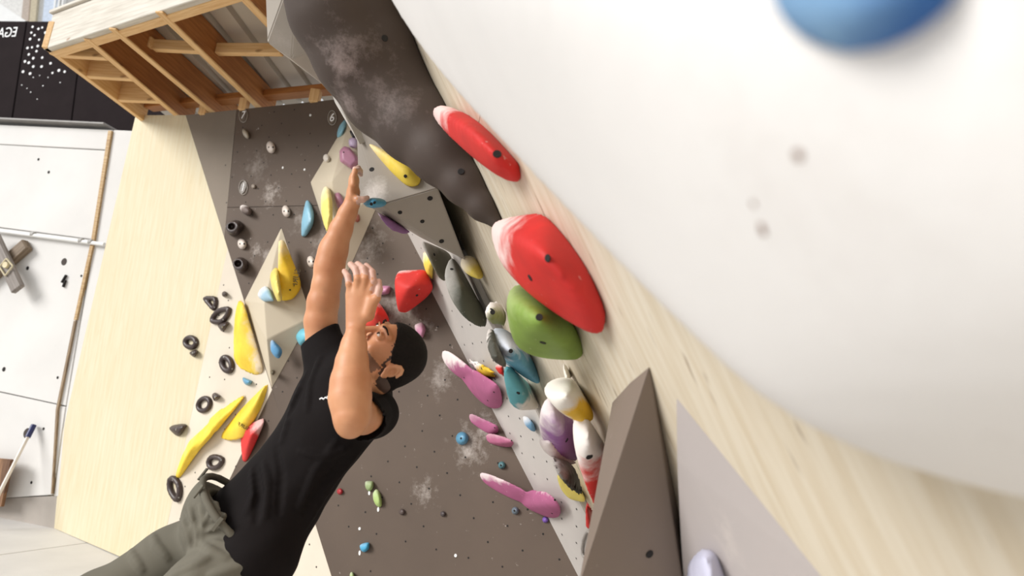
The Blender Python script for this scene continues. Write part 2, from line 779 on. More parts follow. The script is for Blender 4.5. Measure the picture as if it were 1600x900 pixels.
# materials of the setting
chalk_spots_B = [(B.at(424, 303), .18, .9), (B.at(403, 393), .14, .9), (B.at(415, 400), .1, .7), (B.at(735, 700), .22, .8), (B.at(760, 670), .16, .9),
                 (B.at(690, 590), .2, .6), (B.at(470, 345), .2, .5), (B.at(665, 770), .14, .8), (B.at(620, 480), .3, .5), (B.at(505, 380), .22, .5),
                 (B.at(580, 380), .25, .5), (B.at(400, 260), .25, .35), (B.at(660, 515), .14, .6)]
M_BROWN = mat_wall('dark_brown_wall_paint', (90, 76, 65), chalk_spots_B, 0.95, 20)
M_GREYSTRIP = mat_wall('mid_grey_wall_paint', (128, 117, 104), (), 0.2, 20)
M_YELLOW = mat_ply('pale_yellow_varnished_plywood', (216, 206, 178), (209, 194, 158), 1, (190, 168, 124), 0.25)
M_BEIGE = mat_wall('beige_grey_wall_paint', (214, 203, 186), (), 0.25, 20, chalk=(170, 158, 138))
M_LIGHT = mat_wall('light_grey_wall_paint', (186, 180, 174), (), 0.35, 22)
M_PLY = mat_ply('bare_plywood', (216, 207, 189), (199, 184, 158), 1, (140, 120, 96), 0.8)
M_PLYEDGE = mat_wood('plywood_edge', (206, 178, 132), (160, 122, 78), 0, 9, False)
M_CONC = mat_wall('pale_concrete', (222, 220, 217), (), 0.12, 14, chalk=(150, 144, 136), coat=0.06)
M_CONCDARK = mat_wall('rough_grey_concrete', (176, 168, 160), (), 0.5, 16, chalk=(120, 112, 105), coat=0.25)
M_MAT = mat_plain('white_mat_cover', (214, 212, 210), 0.55, 0.05, 3, 0.1)
M_WOOD = mat_wood('sawn_pine', (234, 196, 142), (212, 164, 104))
M_RAFTER = mat_wood('shaded_rafter', (184, 122, 64), (152, 94, 44))  # darker brown than the pine: shade of the rafter sides put into the colour
M_WEATHER = mat_wood('weathered_board', (214, 208, 196), (184, 176, 162), 0, 5, True)
M_METAL = mat_plain('galvanised_sheet', (186, 176, 162), 0.45, 0.06, 3, 0.05, 0.15)
M_BLACK = mat_plain('black_fence_board', (40, 33, 34), 0.95, 0.1, 4, 0, 0, .1)
M_WHITE = mat_plain('white_paint', (240, 240, 238), 0.6, 0.03, 4, 0)
M_GREYPANEL = mat_wall('volume_grey_paint', (150, 140, 130), [(W.at(0, 0), .01, 0)], 0.5, 24)

# ------------------------------------------------------------------ floor mats
floor = empty('floor', (0, 2, 0), kind='structure')
yb = at_z(175, 846, 0)
dirY = Vector((-Y.n.y, Y.n.x, 0)).normalized()
dirY = dirY if dirY.x > 0 else -dirY
back_l, back_r = FL - dirY * 6 + Vector((0, .12, 0)), FL + dirY * 7
back_l.z = back_r.z = 0
HZ = Plane(Vector((0, 0, 0)), Vector((0, 0, 1)), Vector((0, 1, 0)))
HZ = Plane.__new__(Plane)
HZ.p, HZ.n, HZ.v, HZ.u = Vector((0, 0, 0)), Vector((0, 0, 1)), Vector((0, 1, 0)), Vector((1, 0, 0))
seam = at_z(0, 866, 0), at_z(175, 842, 0)
sdir = (seam[1] - seam[0]).normalized()


def mat_piece(pts):
    return prism('crash_mat', HZ, [Vector((p.x, p.y, 0)) for p in pts], 0.3, M_MAT, floor, 0, 0.012)


s0 = seam[0] - sdir * 4
s1 = seam[0] + sdir * 1.15
mat_piece([s0, s1, Vector((s1.x, s1.y, 0)) + (FL + dirY * 1.2 - s1) * 0.995, FL + Vector((0, .05, 0)) - dirY * .02, back_l])
g = Vector((0.006, -0.008, 0))
mat_piece([s0 + g, Vector((s0.x, -4, 0)), Vector((2.6, -4, 0)), Vector((2.6, 4.2, 0)), FL + dirY * 4.2, FL + dirY * 1.21, s1 + g])
bm = bmesh.new()
for c in [(-16, -12), (16, -12), (16, 16), (-16, 16)]:
    bm.verts.new((c[0], c[1], 0))
bm.faces.new(bm.verts)
link('ground', mesh_bm(bm), mat_plain('yard_concrete', (190, 184, 176), 0.8, 0.08, 2, 0.1), floor, Matrix.Translation((0, 0, -0.305)))

# ------------------------------------------------------------------ dark back wall
wall_b = empty('wall_back', B.at(600, 500), kind='structure')
eT, eB = B.at(528, 155), B.at(905, 880)
eD = (eB - eT)
foot = eT + eD * ((0.01 - eT.z) / eD.z)
fold0, fold1 = B.at(290, 180), B.at(425, 608)
ffoot = fold0 + (fold1 - fold0) * ((0.01 - fold0.z) / (fold1.z - fold0.z))


def on(a, b, t):
    return a + (b - a) * t


zs = B.at(450, 322).z            # joint between the upper and the lower boards


def fold_at(z):
    return on(fold0, fold1, (z - fold0.z) / (fold1.z - fold0.z))


def edge_at(z):
    return on(eT, eB, (z - eT.z) / (eB.z - eT.z))


gs = fold_at(B.at(352, 372).z)
prism('panel', B, [fold0, B.at(369.5, 171.5), gs], 0.018, M_GREYSTRIP, wall_b)
prism('panel', B, [B.at(370.5, 171.4), eT, edge_at(zs + .002), on(B.at(370.5, 171.4), gs, (B.at(370.5, 171.4).z - zs - .002) / (B.at(370.5, 171.4).z - gs.z))], 0.018, M_BROWN, wall_b)
prism('panel', B, [on(B.at(370.5, 171.4), gs, (B.at(370.5, 171.4).z - zs + .002) / (B.at(370.5, 171.4).z - gs.z)), edge_at(zs - .002), foot, ffoot, fold_at(gs.z - .004)], 0.018, M_BROWN, wall_b)


def dots(name, plane, pts, r, parent, mat=M_HOLE, off=0.0012):
    """many tiny holes of one panel, joined"""
    bm = bmesh.new()
    for p in pts:
        vs = [bm.verts.new(p + plane.n * off + plane.u * (r * math.cos(t)) + plane.v * (r * math.sin(t))) for t in [i * math.pi / 4 for i in range(8)]]
        bm.faces.new(vs)
    me = mesh_bm(bm, name)
    o = link(name, me, mat, parent)
    tag(o, kind='stuff')
    return o


pts = []
for i in range(60):
    for j in range(40):
        p = fold0 + B.u * (i * 0.2 + (0.1 if j % 2 else 0) - .6) + B.v * (-j * 0.1 - 0.06)
        if fold_at(p.z).dot(B.u) + 0.08 < p.dot(B.u) < edge_at(p.z).dot(B.u) - 0.06 and p.z > .1 and (p - B.at(330, 250)).dot(B.u) > .12:
            if rng.random() < .8:
                pts.append(p)
dots('bolt_holes', B, pts, 0.0055, wall_b)
# bright bolt heads and plugs seen on the panel
for (x, y) in [(485, 180), (476, 265), (442, 262), (562, 826), (712, 868)]:
    disc('plug', B.at(x, y, .002), B.n, 0.009, 0.005, M_WHITE, wall_b, segs=8)

# ------------------------------------------------------------------ pale left wall
wall_y = empty('wall_left', Y.at(200, 600), kind='structure')
yl_t, yl_b = Y.at(212, 180), Y.at(65, 817)
ap = fold_at(Y.at(350, 388).z)
bt = Y.at(268, 790)
bt = on(ap, bt, (0.01 - ap.z) / (bt.z - ap.z))
FLs = Vector((yl_b.x, yl_b.y, 0))
Yb = Plane(Y.p, Y.n)
prism('panel', Y, [yl_t, fold0, ap, bt - Y.u * .002, yl_b], 0.018, M_YELLOW, wall_y)
t1, t2, t3 = Y.at(425, 609), Y.at(350, 767), Y.at(478, 772)
prism('panel', Y, [ap, t1, t2, t3, ffoot, bt], 0.018, M_BEIGE, wall_y)
prism('panel', Y, [t1, t3, t2], 0.018, M_BROWN, wall_y, 0.0)
pts = []
for i in range(14):
    for j in range(26):
        p = ap + Y.u * (i * 0.17 - 1.0 + (.08 if j % 2 else 0)) - Y.v * (j * 0.11 + .05)
        a = on(ap, bt, (ap.z - p.z) / (ap.z - bt.z))
        if a.dot(Y.u) + .04 < p.dot(Y.u) < fold_at(p.z).dot(Y.u) - .05 and p.z > .1 and rng.random() < .7:
            pts.append(p)
dots('bolt_holes', Y, pts, 0.0055, wall_y)

# ------------------------------------------------------------------ light grey side panel, plywood overhang
wall_l = empty('wall_side', L.at(760, 600), kind='structure')
jt, jb = meet(L, W, eT.z), meet(L, W, 0.01)
prism('panel', L, [eT, jt, jb, foot], 0.018, M_LIGHT, wall_l)
zr1, zr2 = L.at(680, 395).z, L.at(684, 565).z
ridge = L.at(680, 392)
prism('panel', L, [L.at(678, 372), L.at(684, 566), on(L.at(684, 566), foot, .6) + L.u * .02, on(jt, jb, .78), on(jt, jb, .36)], 0.03, M_LIGHT, wall_l, 0.028, 0.004).name = 'raised_panel'
pts = []
for i in range(24):
    for j in range(36):
        p = L.at(690, 400) + L.u * ((i - 12) * 0.16 + (.08 if j % 2 else 0)) + L.v * ((j - 26) * 0.1)
        a, b = edge_at(p.z), meet(L, W, p.z)
        if .06 < (p - a).dot((b - a).normalized()) < (b - a).length - .05 and .1 < p.z < 3.2:
            pts.append(p + L.n * .028)
dots('bolt_holes', L, pts, 0.0055, wall_l)

wall_r = empty('wall_right', W.at(1000, 600), kind='structure')
lineD = W.u if W.u.dot(Vector((0, -1, 0))) > 0 else -W.u           # along the wall towards the viewer


def wpt(s, z):
    """s metres from the join along the wall at height z"""
    return meet(L, W, z) + lineD * s


zsplit = [0.0, 1.02, 2.24, 3.62]
ssplit = [0.0, 1.22, 2.44, 3.66, 4.88, 6.1]
for zi in range(3):
    for si in range(5):
        a, b = zsplit[zi] + (.0012 if zi else 0.01), zsplit[zi + 1] - .0012
        s_a, s_b = ssplit[si] + .0012, ssplit[si + 1] - .0012
        prism('plywood_sheet', W, [wpt(s_a, a), wpt(s_b, a), wpt(s_b, b), wpt(s_a, b)], 0.018, M_PLY, wall_r)

# ------------------------------------------------------------------ concrete wall behind, strip, conduit
CA, CB = P(0, 195, 6.2), P(170, 203, 5.95)
Cc = Plane(CB, (CB - CA).cross(Vector((0, 0, 1))))
wall_c = empty('wall_outer', Cc.at(80, 400), kind='structure')


def cpoly(name, pix, mat, h=0.0, thick=0.12, bevel=0.004):
    return poly_on(name, Cc, pix, thick, mat, wall_c, h, bevel)


cpoly('panel', [(-330, 180), (176, 203), (171, 234), (-330, 208)], M_CONC)
cpoly('panel', [(-330, 209.5), (20, 227.5), (170.5, 235.5), (146, 374), (-330, 312)], M_CONC)
cpoly('panel', [(-330, 314), (145.5, 375), (103, 634), (-330, 540)], M_CONC)
cpoly('panel', [(-330, 542), (102.5, 635.5), (82, 773), (8, 778), (-330, 690)], M_CONC)
cpoly('panel', [(177.5, 203), (330, 210), (330, 800), (84, 775), (104, 636)], M_CONC)
cpoly('panel', [(8, 779.5), (82, 775), (330, 802), (330, 880), (-330, 880), (-330, 692)], M_CONCDARK, -0.006)
for nm, pix in [('wood_strip', [(169, 204), (174, 204), (147, 376), (119, 500), (115, 500), (142, 376)]), ('wood_strip', [(115, 501), (118, 501), (90, 640), (81, 772), (79.5, 772), (87, 640)])]:
    cpoly(nm, pix, M_PLYEDGE if pix[0][1] < 300 else mat_wood('aged_joint_timber', (170, 148, 120), (120, 100, 80), 1, 8, False), 0.02, 0.03, 0)
cap_ = beam('coping_strip', Cc.at(-330, 177, -.05), Cc.at(176, 202, -.05), 0.22, 0.02, mat_plain('grey_zinc', (128, 124, 120), 0.5), wall_c)
pipe = tube('trim_1', [Cc.at(-40, 356, .03), Cc.at(30, 365, .03), Cc.at(95, 373, .03), Cc.at(163, 382, .03)], 0.018, M_WHITE)
tag(pipe, kind='structure')
for (x, y) in [(52, 366), (127, 376), (142, 378)]:
    disc('pipe_clip', Cc.at(x, y, .03), Cc.u, 0.024, 0.03, mat_plain('grey_clip', (170, 168, 164), .5), pipe)
for (x, y, r, sx) in [(100, 409, 0.035, .85), (42, 677, 0.045, .8)]:
    disc('core_hole', Cc.at(x, y, 0.001), Cc.n, r, 0.004, mat_plain('shadowed_core', (74, 66, 62), .9), wall_c, sx)
for (x, y, r) in [(43, 419, .02), (60, 249, .014), (76, 269, .016), (164, 279, .013), (127, 431, .012), (6, 577, .022), (90, 590, .013), (68, 670, .013), (49, 754, .013)]:
    disc('tie_hole', Cc.at(x, y, 0.001), Cc.n, r, 0.004, M_HOLE, wall_c, .8, segs=8)
for (a, b) in [((105, 430), (98, 442)), ((104, 438), (100, 449))]:
    beam('bracket', Cc.at(*a, .0), Cc.at(*b, .0), .018, .02, M_HOLE, wall_c, up=Cc.n)

# timber cross on the concrete
cross = empty('timber_cross', Cc.at(16, 420), 'grey timber cross of two planks with square wire plate, fixed to pale concrete wall', 'cross')
M_GREYWOOD = mat_wood('grey_old_timber', (150, 142, 136), (116, 107, 100), 0, 6, False)
M_BROWNWOOD = mat_wood('brown_old_timber', (142, 124, 104), (104, 88, 70), 0, 6, False)
beam('plank', Cc.at(-6, 371, .08), Cc.at(33, 454, .08), .12, .05, M_GREYWOOD, cross, up=Cc.n, bevel=.012)
beam('plank', Cc.at(-40, 461, .0), Cc.at(49, 383, .0), .12, .07, M_BROWNWOOD, cross, up=Cc.n, bevel=.012)
for i in range(4):
    q = [(0, 417), (11, 404), (21, 416), (9, 431)]
    beam('plate_edge', Cc.at(*q[i], .135), Cc.at(*q[(i + 1) % 4], .135), .014, .012, mat_plain('pale_wire', (206, 194, 160), .5), cross, up=Cc.n)
disc('bolt', Cc.at(9, 414, .14), Cc.n, .03, .02, mat_plain('brass_bolt', (214, 200, 160), .4), cross)

# broom and brown board leaning on the concrete wall
bb = P(-22, 812, 5.0)
bt_ = Cc.at(53, 664, .03)
br_ = empty('broom', at_z(-22, 830, -.3), 'thin white broom handle with dark blue grip leaning on concrete wall', 'broom')
tube('handle', [bb, on(bb, bt_, .86)], .014, mat_plain('white_handle', (226, 218, 210), .4), br_)
tube('grip', [on(bb, bt_, .86), bt_], .022, mat_plain('navy_grip', (38, 46, 96), .4), br_)
bd = poly_on('leaning_board', Cc, [(-60, 712), (17, 718), (2, 792), (-70, 790)], .03, mat_wood('brown_board', (150, 112, 80), (112, 78, 52), 1), None, .1, .004)
tag(bd, 'brown timber board leaning against concrete wall beside the broom', 'board')
poly_on('cleat', Cc, [(4, 718), (17, 719), (7, 770), (-2, 770)], .03, mat_wood('dark_brown_board', (118, 84, 58), (88, 58, 40), 1), bd, .135, .004)

# ------------------------------------------------------------------ black fence with printed dots
fn = Plane(P(0, 110, 8.5), Cc.n)
fence = empty('black_fence', fn.at(60, 150), 'black board fence with white lettering and white printed dots behind concrete wall', 'fence')
for pix in [[(-300, 30), (40.5, 33.5), (6, 260), (-300, 250)], [(43, 33.5), (130, 34), (101, 262), (9, 260)], [(132, 34), (330, 36), (330, 270), (104, 262)]]:
    poly_on('board', fn, pix, .04, M_BLACK, fence)
for pix in [[(39, 33), (44, 33), (10, 262), (4, 262)], [(128, 34), (133, 34), (106, 262), (99, 262)]]:
    poly_on('groove', fn, pix, .02, mat_plain('groove_shade', (12, 10, 10), .9), fence, -.04)  # near-black strip behind the gap paints the shadow between boards
dd = [(51, 42), (60, 45), (66, 43), (49, 51), (54, 55), (47, 61), (61, 62), (43, 75), (50, 74), (59, 72), (57, 80), (45, 85), (52, 91), (66, 90), (39, 96), (45, 98), (52, 104), (65, 104), (79, 99), (36, 112), (82, 114), (92, 110), (101, 112), (47, 115), (62, 118), (75, 121), (52, 121), (94, 129), (67, 134), (34, 133), (42, 138), (48, 144), (58, 155), (71, 51)]
M_DOT = mat_plain('white_print', (244, 244, 244), .6, .02, 4, 0)
for i, (x, y) in enumerate(dd):
    rr = (2.3 if y < 116 else 1.0) * 8.5 / FPX * rng.uniform(.8, 1.1)
    disc('dot_print', fn.at(x, y, .002), fn.n, rr, .003, M_DOT, fence, segs=8)
up_f = (fn.at(22, 45) - fn.at(18, 62)).normalized()
text('lettering', 'EGAN', fn.at(5.5, 51.5, .004), fn.n, up_f, .165, M_DOT, fence, mirror=True).scale.y *= 1.25

# ------------------------------------------------------------------ buildings beyond
def box_at(name, pix, d, depth, mat, parent, dz=0):
    pl = Plane(P(pix[0][0], pix[0][1], d), Vector((.1, -1, 0)))
    return poly_on(name, pl, pix, depth, mat, parent, dz)


bl = empty('building', P(90, 60, 24), 'pale building with glass bays and white awning far behind the black fence', 'building')
box_at('wall', [(-200, -260), (200, -260), (200, 40), (-200, 40)], 24, 5, mat_plain('pale_render', (226, 224, 220), .8), bl)
box_at('dark_window', [(24, -60), (40, -60), (32, 24), (19, 18)], 23.98, .1, mat_plain('dark_glass', (66, 56, 52), .2), bl)
for x in (4, 12, 62, 92, 98, 104):
    box_at('window_bar', [(x, -60), (x + 2.2, -60), (x - 9, 34), (x - 11.2, 34)], 23.9, .2, M_WHITE, bl)
box_at('pillar', [(42, -60), (52, -60), (44, 34), (33, 32)], 23.9, .3, mat_plain('beige_pillar', (186, 172, 160), .8), bl)
box_at('pillar', [(54, -60), (64, -60), (55, 34), (46, 34)], 23.85, .3, mat_plain('ochre_pillar', (196, 184, 158), .8), bl)
box_at('glass_pane', [(75, -60), (98, -60), (88, 34), (66, 34)], 23.9, .1, mat_plain('pale_blue_glass', (205, 216, 232), .25), bl)
box_at('awning', [(-60, -34), (42, 33.5), (-60, 36)], 20, .3, M_WHITE, bl)
box_at('roof_beam', [(104, 8), (109, 8), (125, 18), (120, 20)], 22, .2, mat_plain('grey_beam', (150, 146, 144), .6), bl)

# ------------------------------------------------------------------ canopy roof
ZR = P(70, 75, 4.4).z
ceil = empty('ceiling', at_z(260, 100, ZR), kind='structure')
W1, W2 = at_z(213, 181, ZR), at_z(522, 140, ZR)
fa, fb = at_z(77, 79, ZR), at_z(312, 3, ZR)
fd = (fb - fa).normalized()


def zb(name, p, q, wd, ht, mat, ext0=0, ext1=0, dz=0):
    a, b = at_z(*p, ZR + dz), at_z(*q, ZR + dz)
    d = (b - a).normalized()
    return beam(name, a - d * ext0, b + d * ext1, wd, ht, mat, ceil)


beam('fascia', fa - fd * .03, fb + fd * 1.2, .05, .27, M_WEATHER, ceil)
beam('fascia_edge', fa - fd * .03 - Vector((0, 0, .012)) + Vector((.02, .04, 0)), fb + fd * 1.2 - Vector((0, 0, .012)) + Vector((.02, .04, 0)), .06, .04, M_WOOD, ceil)
beam('fascia_cap', fa - fd * .05 + Vector((0, 0, .27)), fb + fd * 1.2 + Vector((0, 0, .27)), .09, .025, M_WEATHER, ceil)
for p in [(155, 40), (128, 48), (174, 30)]:
    disc('nail', at_z(p[0], p[1] + 24, ZR) + Vector((0, -.03, .12)), Vector((0, -1, 0)), .012, .004, M_HOLE, ceil, segs=6)
zb('edge_board', (69, 74), (213, 182), .045, .2, M_WOOD, 0, .1)
RA = [((136, 63), (262, 170)), ((175, 46), (327, 173)), ((248, 20), (388, 154)), ((333, -50), (510, 134))]
for p, q in RA:
    zb('rafter', p, q, .05, .21, M_RAFTER, 0, .35)
    zb('rafter_lit_edge', p, q, .052, .014, M_WOOD, 0, .3, -.014)  # thin paler strip added to paint the light bottom edge of the rafter
for p, q in [((86, 88), (166, 93)), ((133, 121), (212, 126)), ((181, 158), (256, 161))]:
    zb('blocking', p, q, .045, .17, M_WOOD, dz=.006)
for p, q in [((214, 74), (236, 75)), ((240, 79), (316, 83)), ((338, 85), (440, 86))]:
    zb('blocking', p, q, .045, .075, M_WOOD, dz=.06)
zb('wall_plate', (232, 171), (530, 143), .1, .05, M_RAFTER, dz=.1)
for (x, y, wdt) in [(314, 178, .055), (377, 171, .06), (489, 158, .07)]:
    p = B.at(x, y, .02)
    q = Vector((p.x, p.y, ZR + .05))
    beam('post', p, q, wdt, .06, M_WOOD, ceil, up=Vector((0, 1, 0)))
# corrugated sheets: a trapezoid profile run down the slope, one mesh per sheet
ad = (W2 - W1)
ad.z = 0
ad.normalize()
bdv = Vector((ad.y, -ad.x, 0))
bdv = (at_z(70, 75, ZR) - at_z(213, 181, ZR))
bdv.z = 0
bdv.normalize()
for s in range(4):
    bm = bmesh.new()
    prof = []
    for i in range(5):
        x0 = i * .21
        prof += [(x0, 0), (x0 + .15, 0), (x0 + .165, .035), (x0 + .195, .035)]
    prof.append((1.05, 0))
    rows = [[bm.verts.new(ad * (x + s * 1.05 - .06) + bdv * t + Vector((0, 0, z + dz))) for x, z in prof] for t in (-.55, 1.02) for dz in (0, .006)]
    for i in range(len(prof) - 1):
        for r1, r2 in ((0, 2), (2, 3), (3, 1), (1, 0)):
            bm.faces.new((rows[r1][i], rows[r1][i + 1], rows[r2][i + 1], rows[r2][i]))
    for i in (0, len(prof) - 1):
        bm.faces.new((rows[0][i], rows[1][i], rows[3][i], rows[2][i]))
    link('metal_sheet', mesh_bm(bm), M_METAL, ceil, Matrix.Translation(Vector((W1.x, W1.y, ZR + .215))))
# ------------------------------------------------------------------ volumes bolted to the walls
class Dep:
    """points given as (pixel x, pixel y, distance ahead of the viewer)"""

    def __init__(self, plane):
        self.n, self.p, self.u, self.v = plane.n, plane.p, plane.u, plane.v

    def at(self, px, py, d):
        return P(px, py, d)


DW, DB, DL, DY = Dep(W), Dep(B), Dep(L), Dep(Y)


def volume(name, label, pts, mat, base, k=0.0, bolts=(), bevel=0.004, cat='climbing volume'):
    bm = bmesh.new()
    for p in pts:
        bm.verts.new(p - base)
    r = bmesh.ops.convex_hull(bm, input=bm.verts[:])
    bmesh.ops.delete(bm, geom=[v for v in bm.verts if not v.link_faces], context='VERTS')
    bmesh.ops.dissolve_limit(bm, angle_limit=0.02, verts=bm.verts[:], edges=bm.edges[:])
    if bevel:
        bmesh.ops.bevel(bm, geom=bm.edges[:], offset=bevel, segments=2, affect='EDGES')
    o = link(name, mesh_bm(bm, name), mat, None, Matrix.Translation(base))
    tag(o, label, cat)
    for (pl, x, y, rr) in bolts:
        disc('bolt_hole', pl.at(x, y, .001), pl.n, rr, .003, M_HOLE, o, segs=10)
    return o


# two pale diamonds on the dark wall
M_DIA = mat_wall('diamond_beige_paint', (196, 184, 162), (), 0.1, 20, coat=0.05)
M_DIA1 = M_DIA
d1 = [B.at(440, 355), B.at(382, 470), B.at(425, 607), B.at(487, 495)]
D1r = [B.at(413, 474, .14), B.at(417, 530, .13)]
volume('diamond_volume', 'lower beige diamond volume with yellow holds on dark wall, behind raised arm', d1 + D1r, M_DIA, B.at(425, 480), bevel=.003)
D1L = plane3(B.at(440, 355), B.at(382, 470), D1r[0])
D1R = plane3(D1r[0], D1r[1], B.at(487, 495))
D1B = plane3(D1r[1], B.at(382, 470), B.at(425, 607))
d2 = [B.at(549, 178), B.at(485, 285), B.at(512, 368), B.at(543, 428), B.at(606, 285), B.at(590, 195)]
D2r = [B.at(541, 205, .06), B.at(519, 283, .15), B.at(527, 350, .13)]
volume('diamond_volume', 'upper beige diamond volume beside the climber\'s gripping hand', d2 + D2r, M_DIA, B.at(545, 300), bevel=.003)
D2L = plane3(B.at(549, 178), B.at(485, 285), D2r[1])
D2R = plane3(D2r[1], D2r[2], B.at(606, 285))

# grey faceted volume that the hand grips
Ga, Gb = P(557, 200, 2.55), P(561, 313, 2.41)
Gd, Ge = P(684, 294, 2.40), P(727, 406, 2.74)
GU = plane3(Gb, Ga, Gd)
Gc = GU.at(594, 320, .004)
GU, GL = plane3(Gb, Ga, Gd), plane3(Gc, Gd, Ge)
M_G = mat_wall('grey_volume_paint', (158, 149, 139), [(P(580, 290, 2.38), .10, 1.7), (P(640, 345, 2.65), .16, 1.3), (P(535, 185, 2.5), .1, 1.0), (P(560, 220, 2.45), .07, .8)], 0.5, 22)
volume('grey_volume', 'grey faceted volume gripped by the climber, above blue hold',
       [Ga, Gb, Gc, Gd, Ge, P(655, 370, 2.72), P(606, 331, 2.5), GU.at(600, 215), GU.at(650, 240), W.at(684, 294), W.at(727, 406), W.at(640, 200), W.at(590, 100)],
       M_G, W.at(680, 290), bolts=[(GU, 581, 265, .011), (GL, 672, 310, .011), (GL, 660, 346, .009), (GL, 690, 377, .011), (GL, 625, 332, .009)])
volume('grey_volume', 'pale grey chalky volume at top, between canopy roof and dark sausage volume',
       [P(412, -70, 2.35), P(417, 66, 2.45), P(455, 92, 2.5), P(506, 108, 2.7), P(470, -80, 2.3), W.at(600, 40), W.at(560, -90), P(528, 150, 2.9)],
       mat_wall('pale_grey_volume_paint', (186, 178, 168), [(P(440, 75, 2.45), .14, 1.0)], 0.4, 20), W.at(560, 40),
       bolts=[(plane3(P(412, -70, 2.35), P(417, 66, 2.45), P(506, 108, 2.7)), 453, 53, .012)])

volume('sliver_volume', 'slim chalk-white sliver volume along the left edge of the dark sausage volume',
       [P(505, 106, 2.62), P(523, 160, 2.56), P(541, 187, 2.52), P(562, 226, 2.48), P(590, 215, 2.6), P(545, 120, 2.75), P(560, 190, 2.8)],
       mat_wall('chalky_grey_volume_paint', (196, 190, 182), [(P(545, 195, 2.5), .1, 1.0)], 0.4, 20), W.at(620, 180), bevel=.002)

# dark sausage volume
Ms = mat_wall('dark_brown_textured_volume', (66, 54, 47), [(P(560, 75, 1.9), .3, .5), (P(525, 95, 2.0), .22, .6), (P(600, 150, 2.0), .2, .4), (P(540, 165, 2.1), .12, .5)], 0.25, 18, chalk=(190, 172, 168), rough=0.7)
cl = [(508, -60, 2.10, 78), (522, 20, 2.12, 68), (558, 90, 2.16, 65), (602, 150, 2.20, 64), (646, 197, 2.16, 56), (690, 243, 2.1, 46), (724, 290, 2.05, 29), (752, 325, 2.02, 18), (776, 350, 2.0, 7)]
cp = [(P(x, y, d), r * d / FPX) for x, y, d, r in cl]
lo = [min(p[i] - r for p, r in cp) - .06 for i in range(3)]
hi = [max(p[i] + r for p, r in cp) + .06 for i in range(3)]
f = Field(lo, hi, .012)
for (a, ra), (b, rb) in zip(cp[:-1], cp[1:]):
    f.cap(a, b, ra, rb, .03)
# flat back where it sits on the plywood: filled down to the sheet
for (a, ra), (b, rb) in zip(cp[:-1], cp[1:]):
    qa, qb = a - W.n * max(0, (a - W.p).dot(W.n) - .01), b - W.n * max(0, (b - W.p).dot(W.n) - .01)
    f.cap(on(a, qa, .55), on(b, qb, .55), ra * .8, rb * .8, .03)
f.half(-W.n, -(W.n.dot(W.p)) + 0.0)
base = W.at(680, 200)
me = f.mesh('sausage')
shift_mesh(me, base)
so = link('sausage_volume', me, Ms, None, Matrix.Translation(base))
tag(so, 'large dark brown sausage shaped volume with chalk smears, tapering to a point', 'climbing volume')
for (x, y) in [(718, 243), (623, 30)]:
    q = so.closest_point_on_mesh(P(x, y, 1.9) - base)
    disc('bolt_hole', q[1] + base + q[2] * .001, q[2], .011, .003, M_HOLE, so, segs=10)

# wedge volumes at the bottom
Va = W.at(1015, 572)
V0 = [Va, W.at(1056, 685), P(1067, 905, 1.62), P(910, 915, 1.5)]
M_V1 = mat_wall('taupe_wedge_paint', (124, 110, 99), [(P(930, 900, 1.5), .08, .8)], 0.35, 26, coat=.06)
VF = plane3(Va, P(1067, 905, 1.62), P(910, 915, 1.5))
V1pts = [Va, P(1069, 930, 1.50), P(902, 925, 1.36), W.at(1086, 930), W.at(985, 597), W.at(957, 628), W.at(950, 680), W.at(1000, 930)]
VF = plane3(Va, P(1069, 930, 1.50), P(902, 925, 1.36))
volume('wedge_volume', 'tall taupe wedge volume with sharp apex at bottom, left of the lighter wedge', V1pts, M_V1, W.at(1010, 800), bevel=.002,
       bolts=[(VF, 1015, 866, .010)])
M_V2 = mat_wall('light_grey_wedge_paint', (176, 168, 165), [(W.at(1150, 830), .13, .7)], 0.5, 24, coat=.05)
V2p = [W.at(1057, 621), W.at(1285, 902), W.at(1420, 1090), P(1068, 905, 1.42), P(1075, 1100, 1.5), W.at(1062, 700), W.at(1090, 905), W.at(1100, 1100), P(1054, 720, 1.30), P(1330, 1100, .9), P(1075, 660, 1.14)]
V2p = [W.at(1057, 621), W.at(1285, 902), W.at(1420, 1090), W.at(1058, 720, .02), W.at(1068, 905, .05), W.at(1075, 1100, .06), W.at(1064, 720), W.at(1085, 905), W.at(1090, 1100)]
V2F = plane3(V2p[0], V2p[1], V2p[4])
volume('wedge_volume', 'light grey triangular wedge volume at bottom edge, carrying a pale hold', V2p, M_V2, W.at(1150, 850), bevel=.001,
       bolts=[(V2F, 1079, 711, .0085)])

# huge white volume close by
M_BV = mat_wall('white_volume_paint', (226, 224, 222), [(P(1250, 300, .3), .2, .3)], 0.5, 7, chalk=(196, 188, 182), coat=.08)
crest = [(575, -60, .13), (632, 45, .13), (700, 150, .14), (800, 262, .16), (895, 365, .17), (1000, 490, .17), (1110, 600, .17), (1200, 672, .16), (1300, 722, .13), (1400, 748, .10)]
bvp = []
for x, y, h in crest:
    p = W.at(x, y, h)
    bvp += [p, p - W.n * h]
for x, y, h in [(1500, 760, .05), (1620, 776, .04), (1900, 815, .03)]:
    p = W.at(x, y, h)
    bvp += [p, p - W.n * h]
for x, y, h in [(900, -100, .2), (1150, 150, .225), (1250, 420, .225), (1330, 590, .215), (1440, 620, .20), (1600, 590, .20), (1750, 300, .2), (1550, -100, .2), (1900, 560, .18)]:
    bvp.append(W.at(x, y, h))
for x, y in [(1000, -300), (1800, -200), (2300, 400), (2200, 900)]:
    bvp.append(W.at(x, y, .0))
me = hold_mesh([bvp], k=.016, res=64)
base = W.at(1200, 300)
bv = add_hold('white_volume', 'huge white volume filling the upper right, blurred in the foreground', me, M_BV, base, W.n, cat='climbing volume')
